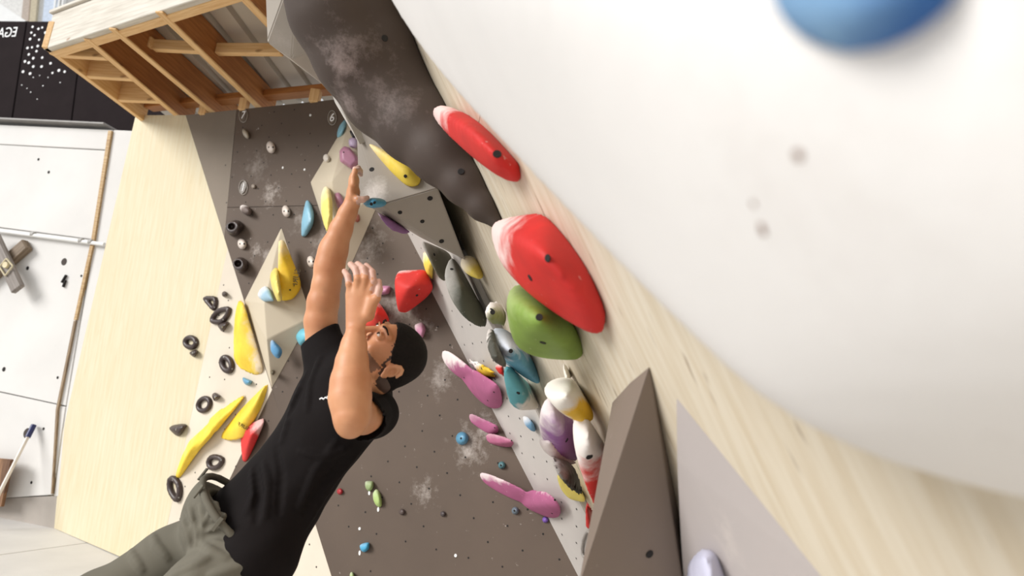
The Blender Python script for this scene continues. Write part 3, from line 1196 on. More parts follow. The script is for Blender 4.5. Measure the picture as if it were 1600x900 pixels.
mh = mat_plain('brown_stain_hole', (120, 86, 66), .8, .1, 20, 0)
for (x, y, r, sx) in [(1248, 242, .0028, 1), (1192, 358, .0042, .55), (1178, 318, .002, .6)]:
    r_ = ray(x, y)
    hit = bv.ray_cast(CAM - base, r_)
    if hit[0]:
        disc('stained_hole', hit[1] + base + hit[2] * .0004, hit[2], r, .001, mh, bv, sx, rot=-.5)
bh = []
r0 = bv.ray_cast(CAM - base, ray(1340, 40))
bn = r0[2] if r0[0] else W.n
bp = (r0[1] + base) if r0[0] else W.at(1340, 40, .2)
BVP = Plane(bp, bn)
wall_hold('round_hold', 'blue rounded hold on the huge white volume at top right edge', BVP, [(1205, -10), (1228, 38), (1285, 76), (1345, 84), (1420, 58), (1480, 12), (1500, -60), (1420, -130), (1280, -120), (1215, -70)], .022, (34, 92, 160), .55, k=.004,
          chalk=.75, cdir=(-.8, .2, -.4), cpos=.62, chalkc=(150, 190, 220))

# ------------------------------------------------------------------ holds on the plywood overhang
RED, YEL, PINK, BLUE, GREEN, PURP, DGREY = (198, 34, 30), (238, 196, 44), (172, 94, 132), (84, 158, 190), (122, 150, 62), (142, 92, 150), (72, 72, 62)
free_hold('red_hold', 'long red capsule hold, upper of two on plywood, touching the white volume', W,
          [[(674, 176, .05), (680, 166, .05), (690, 163, .03), (720, 172, .0), (745, 188, .0), (780, 225, 0), (812, 258, 0), (815, 288, .0), (792, 285, .03), (748, 256, .065), (702, 216, .075), (678, 190, .07), (740, 205, .07), (775, 245, .06)]],
          RED, k=.008, res=46, bolts=[(718, 232, .07), (778, 224, .05)], br=.011, chalk=.7, cdir=(-1, 0, 1), cpos=.72, soft=.12)
free_hold('red_hold', 'large red wedge hold jutting from plywood in the picture centre, above green hold', W,
          [[(768, 352, .06), (772, 385, .09), (790, 340, .03), (850, 333, 0), (885, 372, 0), (925, 432, 0), (949, 490, .0), (947, 524, .01), (926, 524, .035), (880, 500, .07), (825, 455, .105), (785, 418, .105), (800, 370, .1), (850, 400, .09), (900, 460, .06)]],
          RED, k=.007, res=54, bolts=[(858, 376, .08), (818, 440, .12)], br=.009, chalk=.75, cdir=(-1.2, .6, .3), cpos=.68, soft=.14)
free_hold('green_hold', 'green pointed hold directly under the large red wedge hold', W,
          [[(797, 444, .10), (830, 445, .0), (880, 480, 0), (908, 535, 0), (911, 560, .0), (870, 559, .06), (830, 556, .12), (804, 540, .15), (791, 505, .155), (792, 470, .14), (840, 500, .13)]],
          GREEN, k=.012, res=48, bolts=[(848, 481, .12), (846, 543, .12)], br=.009, chalk=.45, cdir=(-1, 0, .5), cpos=.75, chalkc=(200, 210, 160))
free_hold('grey_hold', 'small olive grey hold wedged under the grey volume, above the long one', DW,
          [[(652, 371, 2.95), (663, 378, 2.95), (676, 400, 3.0), (678, 392, 3.1), (690, 388, 3.2), (684, 430, 3.0), (694, 444, 3.1), (712, 418, 3.2), (704, 396, 3.2), (676, 412, 3.0)]],
          (104, 100, 82), k=.008, res=34, bolts=[(684, 396, 3.0)], chalk=.4, cdir=(-1, 0, .3), cpos=.6)
free_hold('grey_hold', 'long dark olive grey hold beside the round green and white hold', DW,
          [[(706, 402, 3.0), (716, 410, 3.12), (742, 455, 3.1), (766, 505, 3.05), (762, 517, 3.0), (742, 508, 2.86), (722, 494, 2.8), (706, 468, 2.8), (695, 446, 2.85), (694, 425, 2.9), (722, 450, 2.8)]],
          (84, 86, 74), k=.008, res=40, bolts=[(706, 418, 2.9)], chalk=.35, cdir=(-1, 0, .2), cpos=.6)
free_hold('yellow_hold', 'small pale yellow hold on plywood just right of the grey volume tip', W,
          [[(722, 402, .06), (735, 398, .02), (744, 404, 0), (757, 432, 0), (750, 436, .03), (728, 428, .07), (720, 414, .07)]], (226, 200, 92), k=.008, res=26,
          chalk=.7, cdir=(-1, 0, .6), cpos=.5)
free_hold('yellow_hold', 'pale yellow hold tucked between flat red hold and olive grey hold', L,
          [[(661, 392, .02), (676, 396, .05), (676, 438, .03), (668, 430, .06), (660, 408, .05), (672, 414, .08)]], (236, 206, 84), k=.006, res=26, chalk=.6, cdir=(0, 0, 1), cpos=.55)
free_hold('round_hold', 'round green hold with white chalky top, left of the large green hold', W,
          [[(754, 486, .13), (760, 472, .09), (770, 467, .05), (782, 472, 0), (793, 500, 0), (792, 513, .02), (775, 511, .09), (760, 503, .13), (772, 488, .12)]], (140, 146, 84), k=.014, res=32,
          bolts=[(771, 481, .1), (766, 504, .14)], br=.009, chalk=1, cdir=(-.8, .2, .7), cpos=.42, soft=.2)
free_hold('scoop_hold', 'white and blue hold with dark rim below the round green hold', W,
          [[(767, 515, .10), (783, 512, .05), (812, 532, 0), (834, 566, 0), (846, 604, .0), (820, 590, .05), (792, 572, .11), (775, 552, .14), (768, 532, .13), (796, 545, .11)]], (96, 160, 184), k=.008, res=40,
          bolts=[(800, 560, .12)], chalk=1, cdir=(-.5, .3, 1), cpos=.42, soft=.1, chalkc=(222, 228, 240))
free_hold('rim_hold', 'dark grey crescent rim hold with white edge, left of the white and blue hold', W,
          [[(760, 516, .12), (768, 511, .09), (770, 530, .15), (778, 556, .17), (794, 575, .13), (789, 577, .14), (770, 562, .19), (760, 540, .17)]], (82, 82, 74), k=.005, res=34, chalk=1, cdir=(-1, 0, .2), cpos=.8, soft=.08)
free_hold('teal_hold', 'teal cone hold with white chalk streak below the white and blue hold', W,
          [[(787, 572, .13), (800, 575, .1), (822, 596, .0), (846, 641, .0), (830, 642, .06), (813, 642, .12), (799, 634, .14), (790, 612, .15), (815, 610, .1)]], (92, 164, 172), k=.008, res=38,
          bolts=[(806, 630, .14)], chalk=.9, cdir=(.9, .2, -.8), cpos=.60, soft=.1)
free_hold('red_hold', 'tiny red hold showing between yellow foothold and teal cone hold', L,
          [[(770, 570, .0), (786, 568, .03), (787, 590, .04), (779, 582, .05), (776, 574, .05)]], RED, k=.004, res=22, chalk=.8, cdir=(0, 0, 1), cpos=.75)
BL0 = Nearest((B, 0), (L, .028))
free_hold('yellow_hold', 'flat yellow and white foothold on light grey panel above the pink club hold', BL0,
          [[(728, 560, .0), (733, 558, .035), (748, 566, .05), (764, 579, .05), (776, 582, .03), (777, 591, .0), (758, 592, .0), (740, 578, .0), (758, 582, .05)]], (226, 186, 40), k=.004, res=34, chalk=1, cdir=(-1, 0, .6), cpos=.5, soft=.1,
          bolts=[(749, 577, .06)])
free_hold('blue_hold', 'small blue hold left of the purple funnel hold', L,
          [[(815, 650, .03), (822, 650, .06), (833, 660, .05), (838, 676, .03), (832, 675, .06), (820, 664, .08)]], (106, 150, 182), k=.005, res=24, chalk=.7, cdir=(-1, 0, .6), cpos=.62)
free_hold('yellow_hold', 'bulky white chalked hold turning yellow at its lower right end', W,
          [[(847, 604, .11), (856, 594, .08), (880, 592, .03), (893, 590, .01), (910, 618, 0), (934, 656, .0), (925, 662, .03), (898, 660, .08), (872, 640, .12), (852, 618, .13), (885, 615, .10), (905, 640, .07)]], (240, 192, 36), k=.009, res=42,
          chalk=1, cdir=(-1, .3, .6), cpos=.38, soft=.1, chalkc=(238, 232, 222))
free_hold('white_flake', 'thin white chalked fin on plywood above the white and yellow hold', W,
          [[(878, 566, .02), (884, 565, .0), (893, 590, 0), (888, 594, .03), (882, 590, .03)]], (236, 230, 218), k=.004, res=24)
free_hold('purple_hold', 'purple funnel hold with pale edge under the white and yellow hold', W,
          [[(856, 618, .10), (870, 622, .07), (895, 652, .02), (908, 700, .0), (902, 723, .03), (878, 714, .10), (852, 694, .14), (840, 676, .15), (846, 645, .14), (872, 668, .12)]], PURP, k=.007, res=42,
          bolts=[(890, 691, .08)], chalk=.8, cdir=(-1, .2, .5), cpos=.62, soft=.16)
free_hold('purple_hold', 'pale lilac lip hold between purple funnel hold and dark hold', W,
          [[(841, 686, .145), (856, 685, .14), (880, 702, .09), (902, 722, .03), (900, 730, .04), (872, 716, .12), (850, 706, .15)]], (186, 158, 164), k=.006, res=34, chalk=.7, cdir=(-1, 0, .5), cpos=.45)
free_hold('dark_hold', 'dark charcoal hold with yellow edge, left of the red and white hold', W,
          [[(856, 706, .14), (875, 716, .11), (898, 728, .05), (914, 778, .03), (908, 778, .07), (890, 768, .13), (872, 744, .16), (860, 722, .16), (890, 745, .12)]], (56, 56, 48), k=.007, res=36, chalk=.8, cdir=(-.6, 0, 1), cpos=.72)
free_hold('yellow_hold', 'thin yellow edge hold curving beneath the dark charcoal hold', DW,
          [[(871, 742, 2.62), (880, 745, 2.62), (896, 768, 2.62), (914, 779, 2.62), (913, 785, 2.62), (890, 779, 2.62), (876, 764, 2.62), (871, 742, 2.8), (914, 781, 2.85), (890, 778, 2.8), (905, 760, 2.8)]], (226, 208, 110), k=.004, res=34)
free_hold('red_hold', 'tall red hold with white chalked top beside the taupe wedge volume', W,
          [[(893, 655, .07), (900, 645, .055), (912, 646, .05), (924, 660, .03), (934, 688, .025), (953, 705, 0), (952, 752, .01), (937, 808, .06), (928, 796, .08), (912, 756, .10), (899, 710, .105), (920, 700, .08), (893, 680, .095)]], (212, 40, 32), k=.007, res=46,
          bolts=[(929, 739, .09)], br=.011, chalk=1, cdir=(-.25, .1, 1), cpos=.5, soft=.12)
free_hold('red_hold', 'narrow red hold low down, half hidden behind the taupe wedge volume', W,
          [[(915, 782, .12), (920, 778, .1), (928, 800, .09), (922, 826, .13), (915, 826, .14)]], RED, k=.004, res=24)
ring_c = [(x, y) for x, y in egg(916, 850, 6, 20, 10, 10)]
ring_hold('thin pale ring hold on left edge of the taupe wedge volume', Plane(L.p + L.n * .03, L.n), ring_c, 2.2, (172, 166, 160), lift=.8)
o = free_hold('pale_hold', 'pale lilac white thumb shaped hold on the light grey wedge at bottom', V2F,
          [[(1071, 905, .0), (1078, 872, .0), (1100, 855, .0), (1122, 868, .0), (1136, 905, 0), (1140, 960, 0), (1080, 960, 0), (1086, 880, .045), (1102, 866, .04), (1110, 900, .05), (1090, 940, .05), (1120, 940, .05)]], (206, 206, 226), k=.006, res=34)
disc('washer_hold', L.at(704, 545, .032), L.n, .028, .012, M_BOLT, None, .95, segs=16)
o = [x for x in COL.objects if x.name.startswith('washer_hold')][0]
tag(o, 'dark steel washer on light grey panel above the pink club hold', 'washer')
disc('bolt_head', L.at(704, 545, .038), L.n, .012, .008, M_WHITE, o, segs=8)

# red flat hold above the head and the other holds round the climber
free_hold('red_hold', 'flat red four sided hold on dark wall right of the raised left hand', DB,
          [[(617, 437, 3.62), (625, 423, 3.68), (662, 422, 3.62), (676, 448, 3.6), (668, 462, 3.62), (636, 488, 3.66), (622, 486, 3.64), (618, 460, 3.60), (640, 450, 3.52),
            (622, 430, 3.86), (668, 428, 3.82), (674, 455, 3.8), (630, 484, 3.82)]], (206, 40, 32), k=.006, res=34, chalk=.7, cdir=(-.3, 0, 1), cpos=.82, soft=.1, bolts=[(655, 470, 3.55)])
free_hold('red_hold', 'red hold with white top behind the climber\'s left wrist', DB,
          [[(570, 498, 3.75), (576, 482, 3.72), (588, 470, 3.78), (603, 488, 3.75), (608, 502, 3.75), (590, 512, 3.7), (568, 508, 3.75), (588, 490, 3.62), (572, 505, 3.95), (590, 472, 3.95), (607, 500, 3.92)]], (226, 62, 50), k=.006, res=32, chalk=1, cdir=(.2, 0, 1), cpos=.72, soft=.1)
wall_hold('pink_hold', 'small pink bar hold just right of the climber\'s left hand', B, [(586, 450), (600, 446), (610, 448), (607, 459), (590, 461)], .05, (190, 130, 160))
wall_hold('pink_hold', 'small pink hold with chalk right of the back of the head', B, [(648, 508), (660, 504), (665, 514), (660, 528), (652, 524)], .05, (190, 130, 156), chalk=.6, cdir=(-1, 0, 1), cpos=.6)
wall_hold('pebble_hold', 'light blue hold peeking out left of the climber\'s sleeve', B, [(462, 525), (470, 514), (484, 512), (492, 530), (470, 540)], .06, (110, 186, 204), k=.008)

# pink club holds
BL = Nearest((B, 0), (L, .028))
free_hold('pink_hold', 'long pink club hold with chalked top on light grey panel', BL,
          [[(684, 546, .0), (692, 541, .04), (700, 546, .05), (745, 582, .05), (744, 602, .01), (716, 590, .0), (690, 564, .0), (720, 575, .055)],
           [(735, 585, .0), (748, 580, .05), (777, 600, .05), (784, 609, .03), (784, 637, .0), (766, 638, .02), (742, 619, .01), (726, 596, .01), (765, 615, .07)]], PINK, k=.009, ku=.02, res=96,
          bolts=[(729, 587, .05), (771, 614, .06), (760, 628, .06)], br=.005, chalk=.85, cdir=(-.35, 0, 1), cpos=.74, soft=.1)
free_hold('pink_hold', 'long pink club hold, lowest one, ending in a blunt knob', BL,
          [[(747, 736, .0), (754, 734, .05), (770, 741, .05), (834, 769, .05), (832, 792, .0), (790, 776, .0), (752, 753, .0), (790, 760, .055)],
           [(824, 770, .0), (838, 765, .05), (858, 768, .06), (875, 785, .05), (881, 800, .03), (877, 808, .0), (862, 812, .02), (838, 801, .0), (820, 789, .0), (852, 790, .08)]], PINK, k=.009, ku=.02, res=96,
          bolts=[(796, 757, .05), (866, 783, .07), (862, 803, .05)], br=.005, chalk=.7, cdir=(-.3, 0, 1), cpos=.8, soft=.1)
free_hold('pink_hold', 'short pink rail hold, upper of a close pair beside blue ball hold', BL,
          [[(733, 647, .0), (737, 645, .03), (778, 665, .03), (780, 672, .02), (776, 679, .0), (764, 678, .0), (735, 660, .0), (770, 671, .045)]], PINK, k=.004, res=34, chalk=.3, cdir=(-.3, 0, 1), cpos=.7, bolts=[(772, 670, .05)], br=.004)
free_hold('pink_hold', 'short pink rail hold, lower of a close pair beside blue ball hold', BL,
          [[(756, 680, .0), (764, 676, .03), (798, 686, .03), (804, 692, .02), (801, 699, .0), (788, 699, .0), (763, 691, .0), (792, 692, .045)]], (178, 100, 132), k=.004, res=34, chalk=.3, cdir=(-.3, 0, 1), cpos=.7, bolts=[(797, 692, .05)], br=.004)
PEB = 'small footholds low on the dark wall'
for lab, (x, y, r, c) in [('blue ball foothold left of the short pink rails', (722, 685, 10, (84, 140, 170))),
                          ('small teal foothold above the lowest pink club hold', (784, 727, 6, (78, 118, 124))),
                          ('small grey blue foothold under the lowest pink club hold', (805, 798, 6, (100, 112, 122))),
                          ('small dark foothold left of the lowest pink club hold tail', (692, 803, 4.5, (74, 66, 66))),
                          ('tiny purple foothold under the knob of the lowest pink club hold', (852, 812, 5, (120, 86, 170))),
                          ('tiny red foothold right of the climber\'s back', (531, 768, 5, (160, 36, 44))),
                          ('small dark chalky foothold right of the green pair', (628, 800, 5, (80, 68, 64)))]:
    wall_hold('pebble_hold', lab, B, egg(x, y, r, r * 1.05), r * .004, c, .6, k=.006, res=20, bolts=[(x - 1, y)] if r > 5 else (), br=.006, group=PEB)
for lab, o_, c, tg in [('pale green chalky foothold, left one of a close pair', [(571, 752), (583, 752), (583, 762), (577, 768), (571, 762)], (142, 160, 110), (577, 770)),
                       ('pale green oval foothold, right one of a close pair', [(583, 770), (588, 764), (593, 768), (597, 785), (595, 792), (588, 790), (583, 780)], (166, 190, 116), (591, 796)),
                       ('bright blue half moon foothold low on dark wall', [(562, 852), (570, 848), (577, 848), (576, 858), (569, 863), (564, 860)], (72, 160, 198), (562, 864)),
                       ('green foothold at the bottom edge of the picture', [(547, 895), (550, 893), (553, 896), (553, 906), (547, 906)], (150, 170, 110), None)]:
    h = wall_hold('chip_hold', lab, B, o_, .035, c, .6, k=.005, res=24, chalk=.4, cdir=(-1, 0, 1), cpos=.7, group=PEB)
    if tg:
        disc('route_tag', B.at(*tg, .002), B.n, .014, .003, M_WHITE, h, .55, rot=.15, segs=10)

# holds on the dark wall, upper left
EGG = 'pale two-bolt footholds on the dark wall'
for lab, (x, y, rx, ry, rot) in [('pale egg foothold, topmost on dark wall, right of number 7 tag', (423, 230, 7, 10, -15)),
                                 ('pale egg foothold left of the blue crescent hold', (447, 330, 6.5, 9.5, -15)),
                                 ('pale egg foothold between two dark ring jugs', (378, 381, 7, 9, -15)),
                                 ('pale egg foothold beside the climber\'s raised upper arm', (486, 409, 6.5, 9.5, -15))]:
    wall_hold('egg_hold', lab, B, egg(x, y, rx, ry, rot), .035, (216, 204, 194), .6, k=.008, res=22, bolts=[(x - 3, y), (x + 3.5, y)], br=.007, group=EGG)
wall_hold('egg_hold', 'grey chip foothold hanging under the number 7 tag', B, egg(384, 209, 4.5, 9, -30), .04, (176, 166, 150), .6, k=.006, res=22)
wall_hold('egg_hold', 'taupe pebble hold with pale top under the number 1 tag', B, egg(384, 328, 7, 11, -52), .06, (112, 98, 92), .6, k=.008, res=24, chalk=.9, cdir=(-.6, 0, 1), cpos=.6)
wall_hold('egg_hold', 'pale chalk grey pebble right of the number 1 tag', B, egg(396, 291, 4, 4, 0), .02, (150, 138, 126), .6, k=.008, res=18)
for lab, c, r in [('dark tube jug, upper of two on dark wall near the fold', (365, 355), (9, 12, 60)), ('dark tube jug, lower of two on dark wall near the fold', (375, 413), (8, 11, -15))]:
    pth = egg(c[0], c[1], r[0], r[1], r[2], 10)
    cw = wall_hold('ring_hold', lab, B, egg(c[0] + 1, c[1] + 1, r[0] + 3, r[1] + 2, r[2]), .08, (62, 50, 46), .8, (-4, -1), k=.008, res=32,
                   cuts=[((c[0] - 3, c[1] - 1, .05), (c[0] - 4, c[1] - 2, .14), .02, .028)])
wall_hold('crescent_hold', 'long light blue crescent hold on dark wall left of upper diamond', B, [(479, 313), (484, 316), (490, 332), (489, 350), (478, 368), (472, 369), (471, 350), (474, 330)], .06, (132, 182, 204), .55, (2, 0), k=.006, res=32)

# number tags
M_TAGRING = mat_plain('clear_tag_plate', (112, 102, 92), .25, .05, 10, 0)
for s, (x, y), lab in [('7', (380, 180), 'oval tag with white number 7 at top left of the dark wall'), ('6', (519, 184), 'oval tag with white number 6 near the upper diamond'), ('1', (380, 293), 'oval tag with white number 1 above the dark tube jugs')]:
    o = disc('number_tag', B.at(x, y, .003), B.n, .052, .006, M_TAGRING, None, .62, segs=24)
    tag(o, lab, 'tag', 'route number tags')
    rim = [B.at(x + 6.6 * math.cos(t_), y + 11.2 * math.sin(t_), .006) for t_ in [i * math.pi / 9 for i in range(19)]]
    tube('tag_rim', rim, .0028, mat_plain('pale_tag_rim', (158, 150, 140), .4, .05, 10, 0), o, 6)
    text('number', s, B.at(x, y, .0075), B.n, Vector((0, 0, 1)), .088, M_DOT, o)

# holds on the diamonds
wall_hold('wedge_hold', 'tall yellow wedge hold with small lettering on lower diamond', D1R, [(436, 378), (444, 377), (452, 395), (469, 440), (468, 452), (456, 466), (440, 468), (435, 440)], .09, YEL, .6, (-6, -2), k=.006, res=36, bolts=[(455, 455)],
          chalk=.5, cdir=(-1, 0, .4), cpos=.66)
text('lettering', 'SURF', D1R.at(463, 434, .075), D1R.n, D1R.u * -1, .055, mat_plain('dark_print', (70, 56, 20), .7), [x for x in COL.objects if x.name == 'wedge_hold'][0], mirror=True)
wall_hold('fin_hold', 'pale yellow fin hold at left side of the yellow wedge on lower diamond', D1L, [(422, 430), (428, 420), (434, 418), (436, 440), (441, 468), (434, 471), (426, 455)], .07, (232, 212, 110), .6, k=.006, res=30)
wall_hold('blue_hold', 'pale chalky blue hold left of the yellow fin on lower diamond', D1L, [(402, 462), (408, 450), (416, 446), (424, 456), (428, 470), (412, 471)], .03, (150, 182, 200), .6, k=.006, res=26, chalk=.8, cdir=(-1, 0, .6), cpos=.55)
wall_hold('blue_hold', 'blue comma hold low on the lower diamond', D1R, [(423, 533), (426, 531), (432, 541), (440, 545), (441, 551), (436, 560), (430, 558), (423, 548)], .06, (88, 146, 188), .6, k=.005, res=28, chalk=.3, cdir=(-1, 0, 1), cpos=.7)
wall_hold('pebble_hold', 'dark ball foothold at the bottom corner of lower diamond', B, egg(426, 582, 5, 5.5), .1, (92, 82, 60), .7, k=.01, res=22)
wall_hold('blue_hold', 'light blue hold at the top tip of upper diamond', D2L, [(526, 208), (530, 196), (540, 186), (541, 196), (534, 212), (527, 215)], .03, (136, 188, 206), .6, k=.005, res=24)
wall_hold('egg_hold', 'white chip hold on the left face of upper diamond', D2L, egg(510, 247, 6, 7.5, -10), .03, (214, 206, 194), .6, k=.006, res=22, chalk=.5, cdir=(0, 0, 1), cpos=.6)
wall_hold('fin_hold', 'pale yellow oval hold on the lower left of upper diamond', D2L, [(503, 300), (509, 291), (515, 296), (519, 312), (519, 345), (511, 362), (504, 345), (501, 318)], .05, (238, 218, 120), .6, k=.006, res=32, chalk=.5, cdir=(-.4, 0, 1), cpos=.6)
wall_hold('pink_hold', 'dusty pink block hold above the gripping hand on upper diamond', D2R, [(531, 236), (538, 229), (546, 231), (558, 245), (560, 254), (550, 264), (532, 252)], .06, (178, 124, 148), .72, k=.002, res=28, bolts=[(537, 238)], br=.005)
wall_hold('pink_hold', 'dusty pink hold left of the raised forearm on upper diamond', D2R, [(523, 303), (530, 301), (537, 312), (540, 330), (530, 328), (524, 315)], .05, (170, 118, 140), .65, k=.005, res=26)
wall_hold('lilac_hold', 'faint lilac hold near the top of upper diamond', D2R, [(545, 218), (553, 214), (560, 222), (556, 232), (546, 229)], .04, (182, 164, 190), .6, k=.005, res=22)
wall_hold('rust_hold', 'small rust coloured hold right of the raised forearm', D2R, [(554, 336), (561, 335), (563, 344), (558, 348), (553, 344)], .035, (150, 84, 66), .6, k=.005, res=20)
wall_hold('dark_hold', 'small black hold near the upper tip of upper diamond', D2R, [(546, 205), (549, 203), (556, 214), (552, 217)], .03, (34, 30, 30), .6, k=.004, res=20)

# holds on the grey volume
wall_hold('fin_hold', 'slim yellow hold on the grey volume beneath the sausage volume', GU, [(574, 222), (586, 226), (612, 240), (640, 258), (656, 277), (652, 288), (636, 289), (615, 272), (592, 246)], .05, (236, 206, 76), .55, (2, -3), k=.006, res=38, bolts=[(632, 276)], br=.007,
          chalk=.4, cdir=(-1, 0, .6), cpos=.6)
free_hold('blue_hold', 'blue block hold at the lower left corner of the grey volume', Dep(GL), [[(566, 316, 2.31), (572, 311, 2.29), (586, 308, 2.29), (600, 311, 2.34), (604, 318, 2.34), (598, 323, 2.33), (580, 326, 2.28), (569, 322, 2.29), (585, 315, 2.24), (570, 316, 2.4), (600, 318, 2.5)]], (72, 152, 186), k=.005, res=28,
          bolts=[(579, 319, 2.25), (588, 319, 2.24)], br=.006)
free_hold('purple_hold', 'purple flake hold under the lower edge of the grey volume', Dep(GL), [[(588, 330, 2.42), (596, 334, 2.42), (618, 347, 2.52), (640, 362, 2.66), (632, 366, 2.66), (614, 362, 2.55), (600, 349, 2.46), (618, 352, 2.48), (600, 335, 2.55), (640, 362, 2.8)]], (128, 84, 132), k=.004, res=32,
          chalk=.6, cdir=(-1, 0, .6), cpos=.72)

# holds on the pale left wall
DK = (60, 46, 42)
DG = 'dark brown jugs on the pale left wall'
ring_hold('dark triangular ring jug, upper left of the cluster on pale wall', Y, [(321, 467), (328, 466), (336, 467), (337, 475), (334, 482), (328, 476)], 3.0, DK, [(334, 481)], DG)
ring_hold('dark pointed oval ring jug in the middle of the cluster on pale wall', Y, [(332, 501), (334, 494), (342, 486), (352, 483), (358, 484), (355, 493), (347, 502), (338, 503)], 3.4, DK, [(353, 484), (347, 500)], DG)
ring_hold('dark round ring jug left of the oval ring jugs on pale wall', Y, egg(298, 535, 8.5, 7.5, 15, 10), 3.4, DK, [(307, 534)], DG)
ring_hold('dark oval ring jug beside the upper yellow blade hold', Y, egg(354.5, 569, 7, 11, -22, 12), 3.8, DK, [(348, 557), (364, 579)], DG)
ring_hold('dark tilted ring jug above the triangular dark chip on pale wall', Y, egg(319, 632, 8.5, 10.5, 35, 10), 3.2, DK, [], DG)
ring_hold('dark oval ring jug right of the long yellow banana hold', Y, [(326, 722), (330, 715), (338, 714), (347, 718), (344, 726), (337, 731), (329, 730)], 3.4, DK, [(345, 719)], DG)
ring_hold('dark tall ring jug, lowest on the pale wall', Y, [(266, 750), (272, 748), (279, 756), (281, 768), (278, 780), (272, 776), (266, 764)], 3.8, DK, [(268, 750), (278, 780)], DG)
DC = 'dark brown chip footholds on the pale left wall'
for lab, o_, b_ in [('dark ball foothold, topmost on the pale wall', egg(350.5, 459.5, 4.5, 5), []), ('small dark triangular chip beneath the oval ring jug of the cluster', [(339, 508), (345, 504), (358, 503), (353, 513), (347, 519), (343, 514)], [(347, 511)]),
                    ('small dark triangular chip beneath the round ring jug', [(295, 551), (302, 547), (308, 546), (308, 552), (303, 558)], [(301, 551)]),
                    ('small dark chip touching the tilted ring jug', [(331, 617), (336, 613), (344, 618), (341, 624), (335, 627)], [(336, 620)]),
                    ('dark triangular chip left of the long yellow banana hold', [(264, 669), (268, 665), (285, 662), (292, 664), (288, 672), (281, 681), (276, 681)], [(275, 671)])]:
    wall_hold('chip_hold', lab, Y, o_, .045, DK, .6, k=.006, res=24, group=DC)
    h = [x for x in COL.objects if x.get('label') == lab][0]
    for b in b_:
        q = h.closest_point_on_mesh(Y.at(*b, .05) - h.location)
        disc('bolt_head', q[1] + h.location + q[2] * .001, q[2], .009, .004, M_BOLT, h, segs=8)
YB = (240, 204, 60)
free_hold('yellow_hold', 'broad yellow blade hold along the fold, chalked down its middle', Y,
          [[(371, 470, 0), (376, 466, .03), (381, 472, .05), (411, 572, .02), (412, 582, 0), (400, 587, .0), (378, 579, .0), (365, 560, 0), (365, 510, 0), (372, 555, .06), (374, 500, .08), (395, 568, .05), (402, 575, .04)]], YB, k=.006, res=42,
          chalk=.8, cdir=(1, 0, .5), cpos=.56, soft=.1, chalkc=(226, 212, 196), cuts=[((382, 480, .1), (400, 566, .085), .03, .055)])
free_hold('banana_hold', 'long yellow banana hold curving down the pale wall', Y,
          [[(384, 614, .0), (382, 620, .03), (360, 628, 0), (330, 655, 0), (352, 652, .06), (340, 672, .03), (330, 668, .075)],
           [(335, 652, 0), (308, 680, 0), (345, 655, .06), (322, 686, .085), (332, 682, .02), (300, 714, .02), (310, 700, .06), (296, 690, .02)],
           [(300, 688, 0), (284, 710, 0), (276, 735, 0), (273, 745, .0), (281, 748, .0), (290, 736, .0), (305, 712, .02), (298, 700, .085), (284, 728, .07), (312, 690, .06)]], YB, k=.006, ku=.03, res=60, cuts=[((376, 648, .085), (332, 696, .095), .03, .034), ((332, 696, .095), (292, 738, .07), .034, .026)],
          chalk=.35, cdir=(-1, 0, .8), cpos=.66)
o = free_hold('yellow_hold', 'smooth yellow lens hold with small lettering, right of the banana hold', Y,
          [[(420, 598, .0), (412, 604, .03), (390, 624, .02), (368, 648, .0), (341, 682, 0), (345, 690, .01), (362, 691, .02), (382, 684, .03), (396, 660, .0), (412, 630, 0), (400, 630, .06), (375, 662, .075), (372, 680, .05), (385, 660, .05)]], YB, k=.006, res=42)
q = o.closest_point_on_mesh(Y.at(376, 671, .1) - o.location)
text('lettering', 'SURF', q[1] + o.location + q[2] * .009, q[2], Y.at(390, 660) - Y.at(376, 690), .038, mat_plain('dark_print', (70, 56, 20), .7), o, mirror=True)
free_hold('red_hold', 'red angular hold left of the climber\'s shirt with chalky top', Y,
          [[(375, 677, 0), (380, 668, .02), (392, 660, .02), (412, 652, .0), (413, 660, .03), (400, 690, .03), (386, 722, 0), (379, 722, 0), (380, 700, .02), (377, 685, .02), (392, 680, .085), (386, 700, .06)]], (206, 44, 42), k=.005, res=36, chalk=.55, cdir=(.3, 0, 1), cpos=.74, soft=.1)
wall_hold('blue_hold', 'small blue half moon hold under the broad yellow blade', Y, [(379, 589), (386, 592), (394, 595), (391, 601), (385, 602), (380, 597)], .04, (92, 148, 180), .6, k=.005, res=24)
# ------------------------------------------------------------------ the climber
HB = 0.0032


def cvec(r, dn, fw):
    return CR * r - CU * dn + FWD * fw


def skin_mat(name, c, c2):
    t = NT(name, .5)
    n1 = t.noise(7, 4)
    t.color(t.ramp(n1, [(.3, lin(c2)), (.7, lin(c))]))
    t.b.inputs['Subsurface Weight'].default_value = .12
    t.b.inputs['Subsurface Radius'].default_value = (.012, .005, .003)
    t.b.inputs['Subsurface Scale'].default_value = .5
    t.bump(t.noise(160, 3), .12, .001)
    return t.m


M_SKIN = skin_mat('skin', (212, 156, 116), (188, 124, 84))
M_PALM = skin_mat('chalked_skin', (214, 180, 164), (198, 152, 134))
M_STUB = skin_mat('stubble_skin', (136, 96, 74), (118, 82, 62))
M_HAIR = mat_plain('short_black_hair', (24, 18, 15), .7, .3, 120, .8, 0, .2)


def cloth(name, c, var, scale=3):
    t = NT(name, .85)
    b = lin(c)
    t.color(t.ramp(t.noise(scale, 5), [(.3, tuple(x * (1 - var) for x in b[:3])), (.7, tuple(min(1, x * (1 + var)) for x in b[:3]))]))
    t.b.inputs['Specular IOR Level'].default_value = .12
    t.bump(t.noise(300, 2), .12, .001)
    return t.m


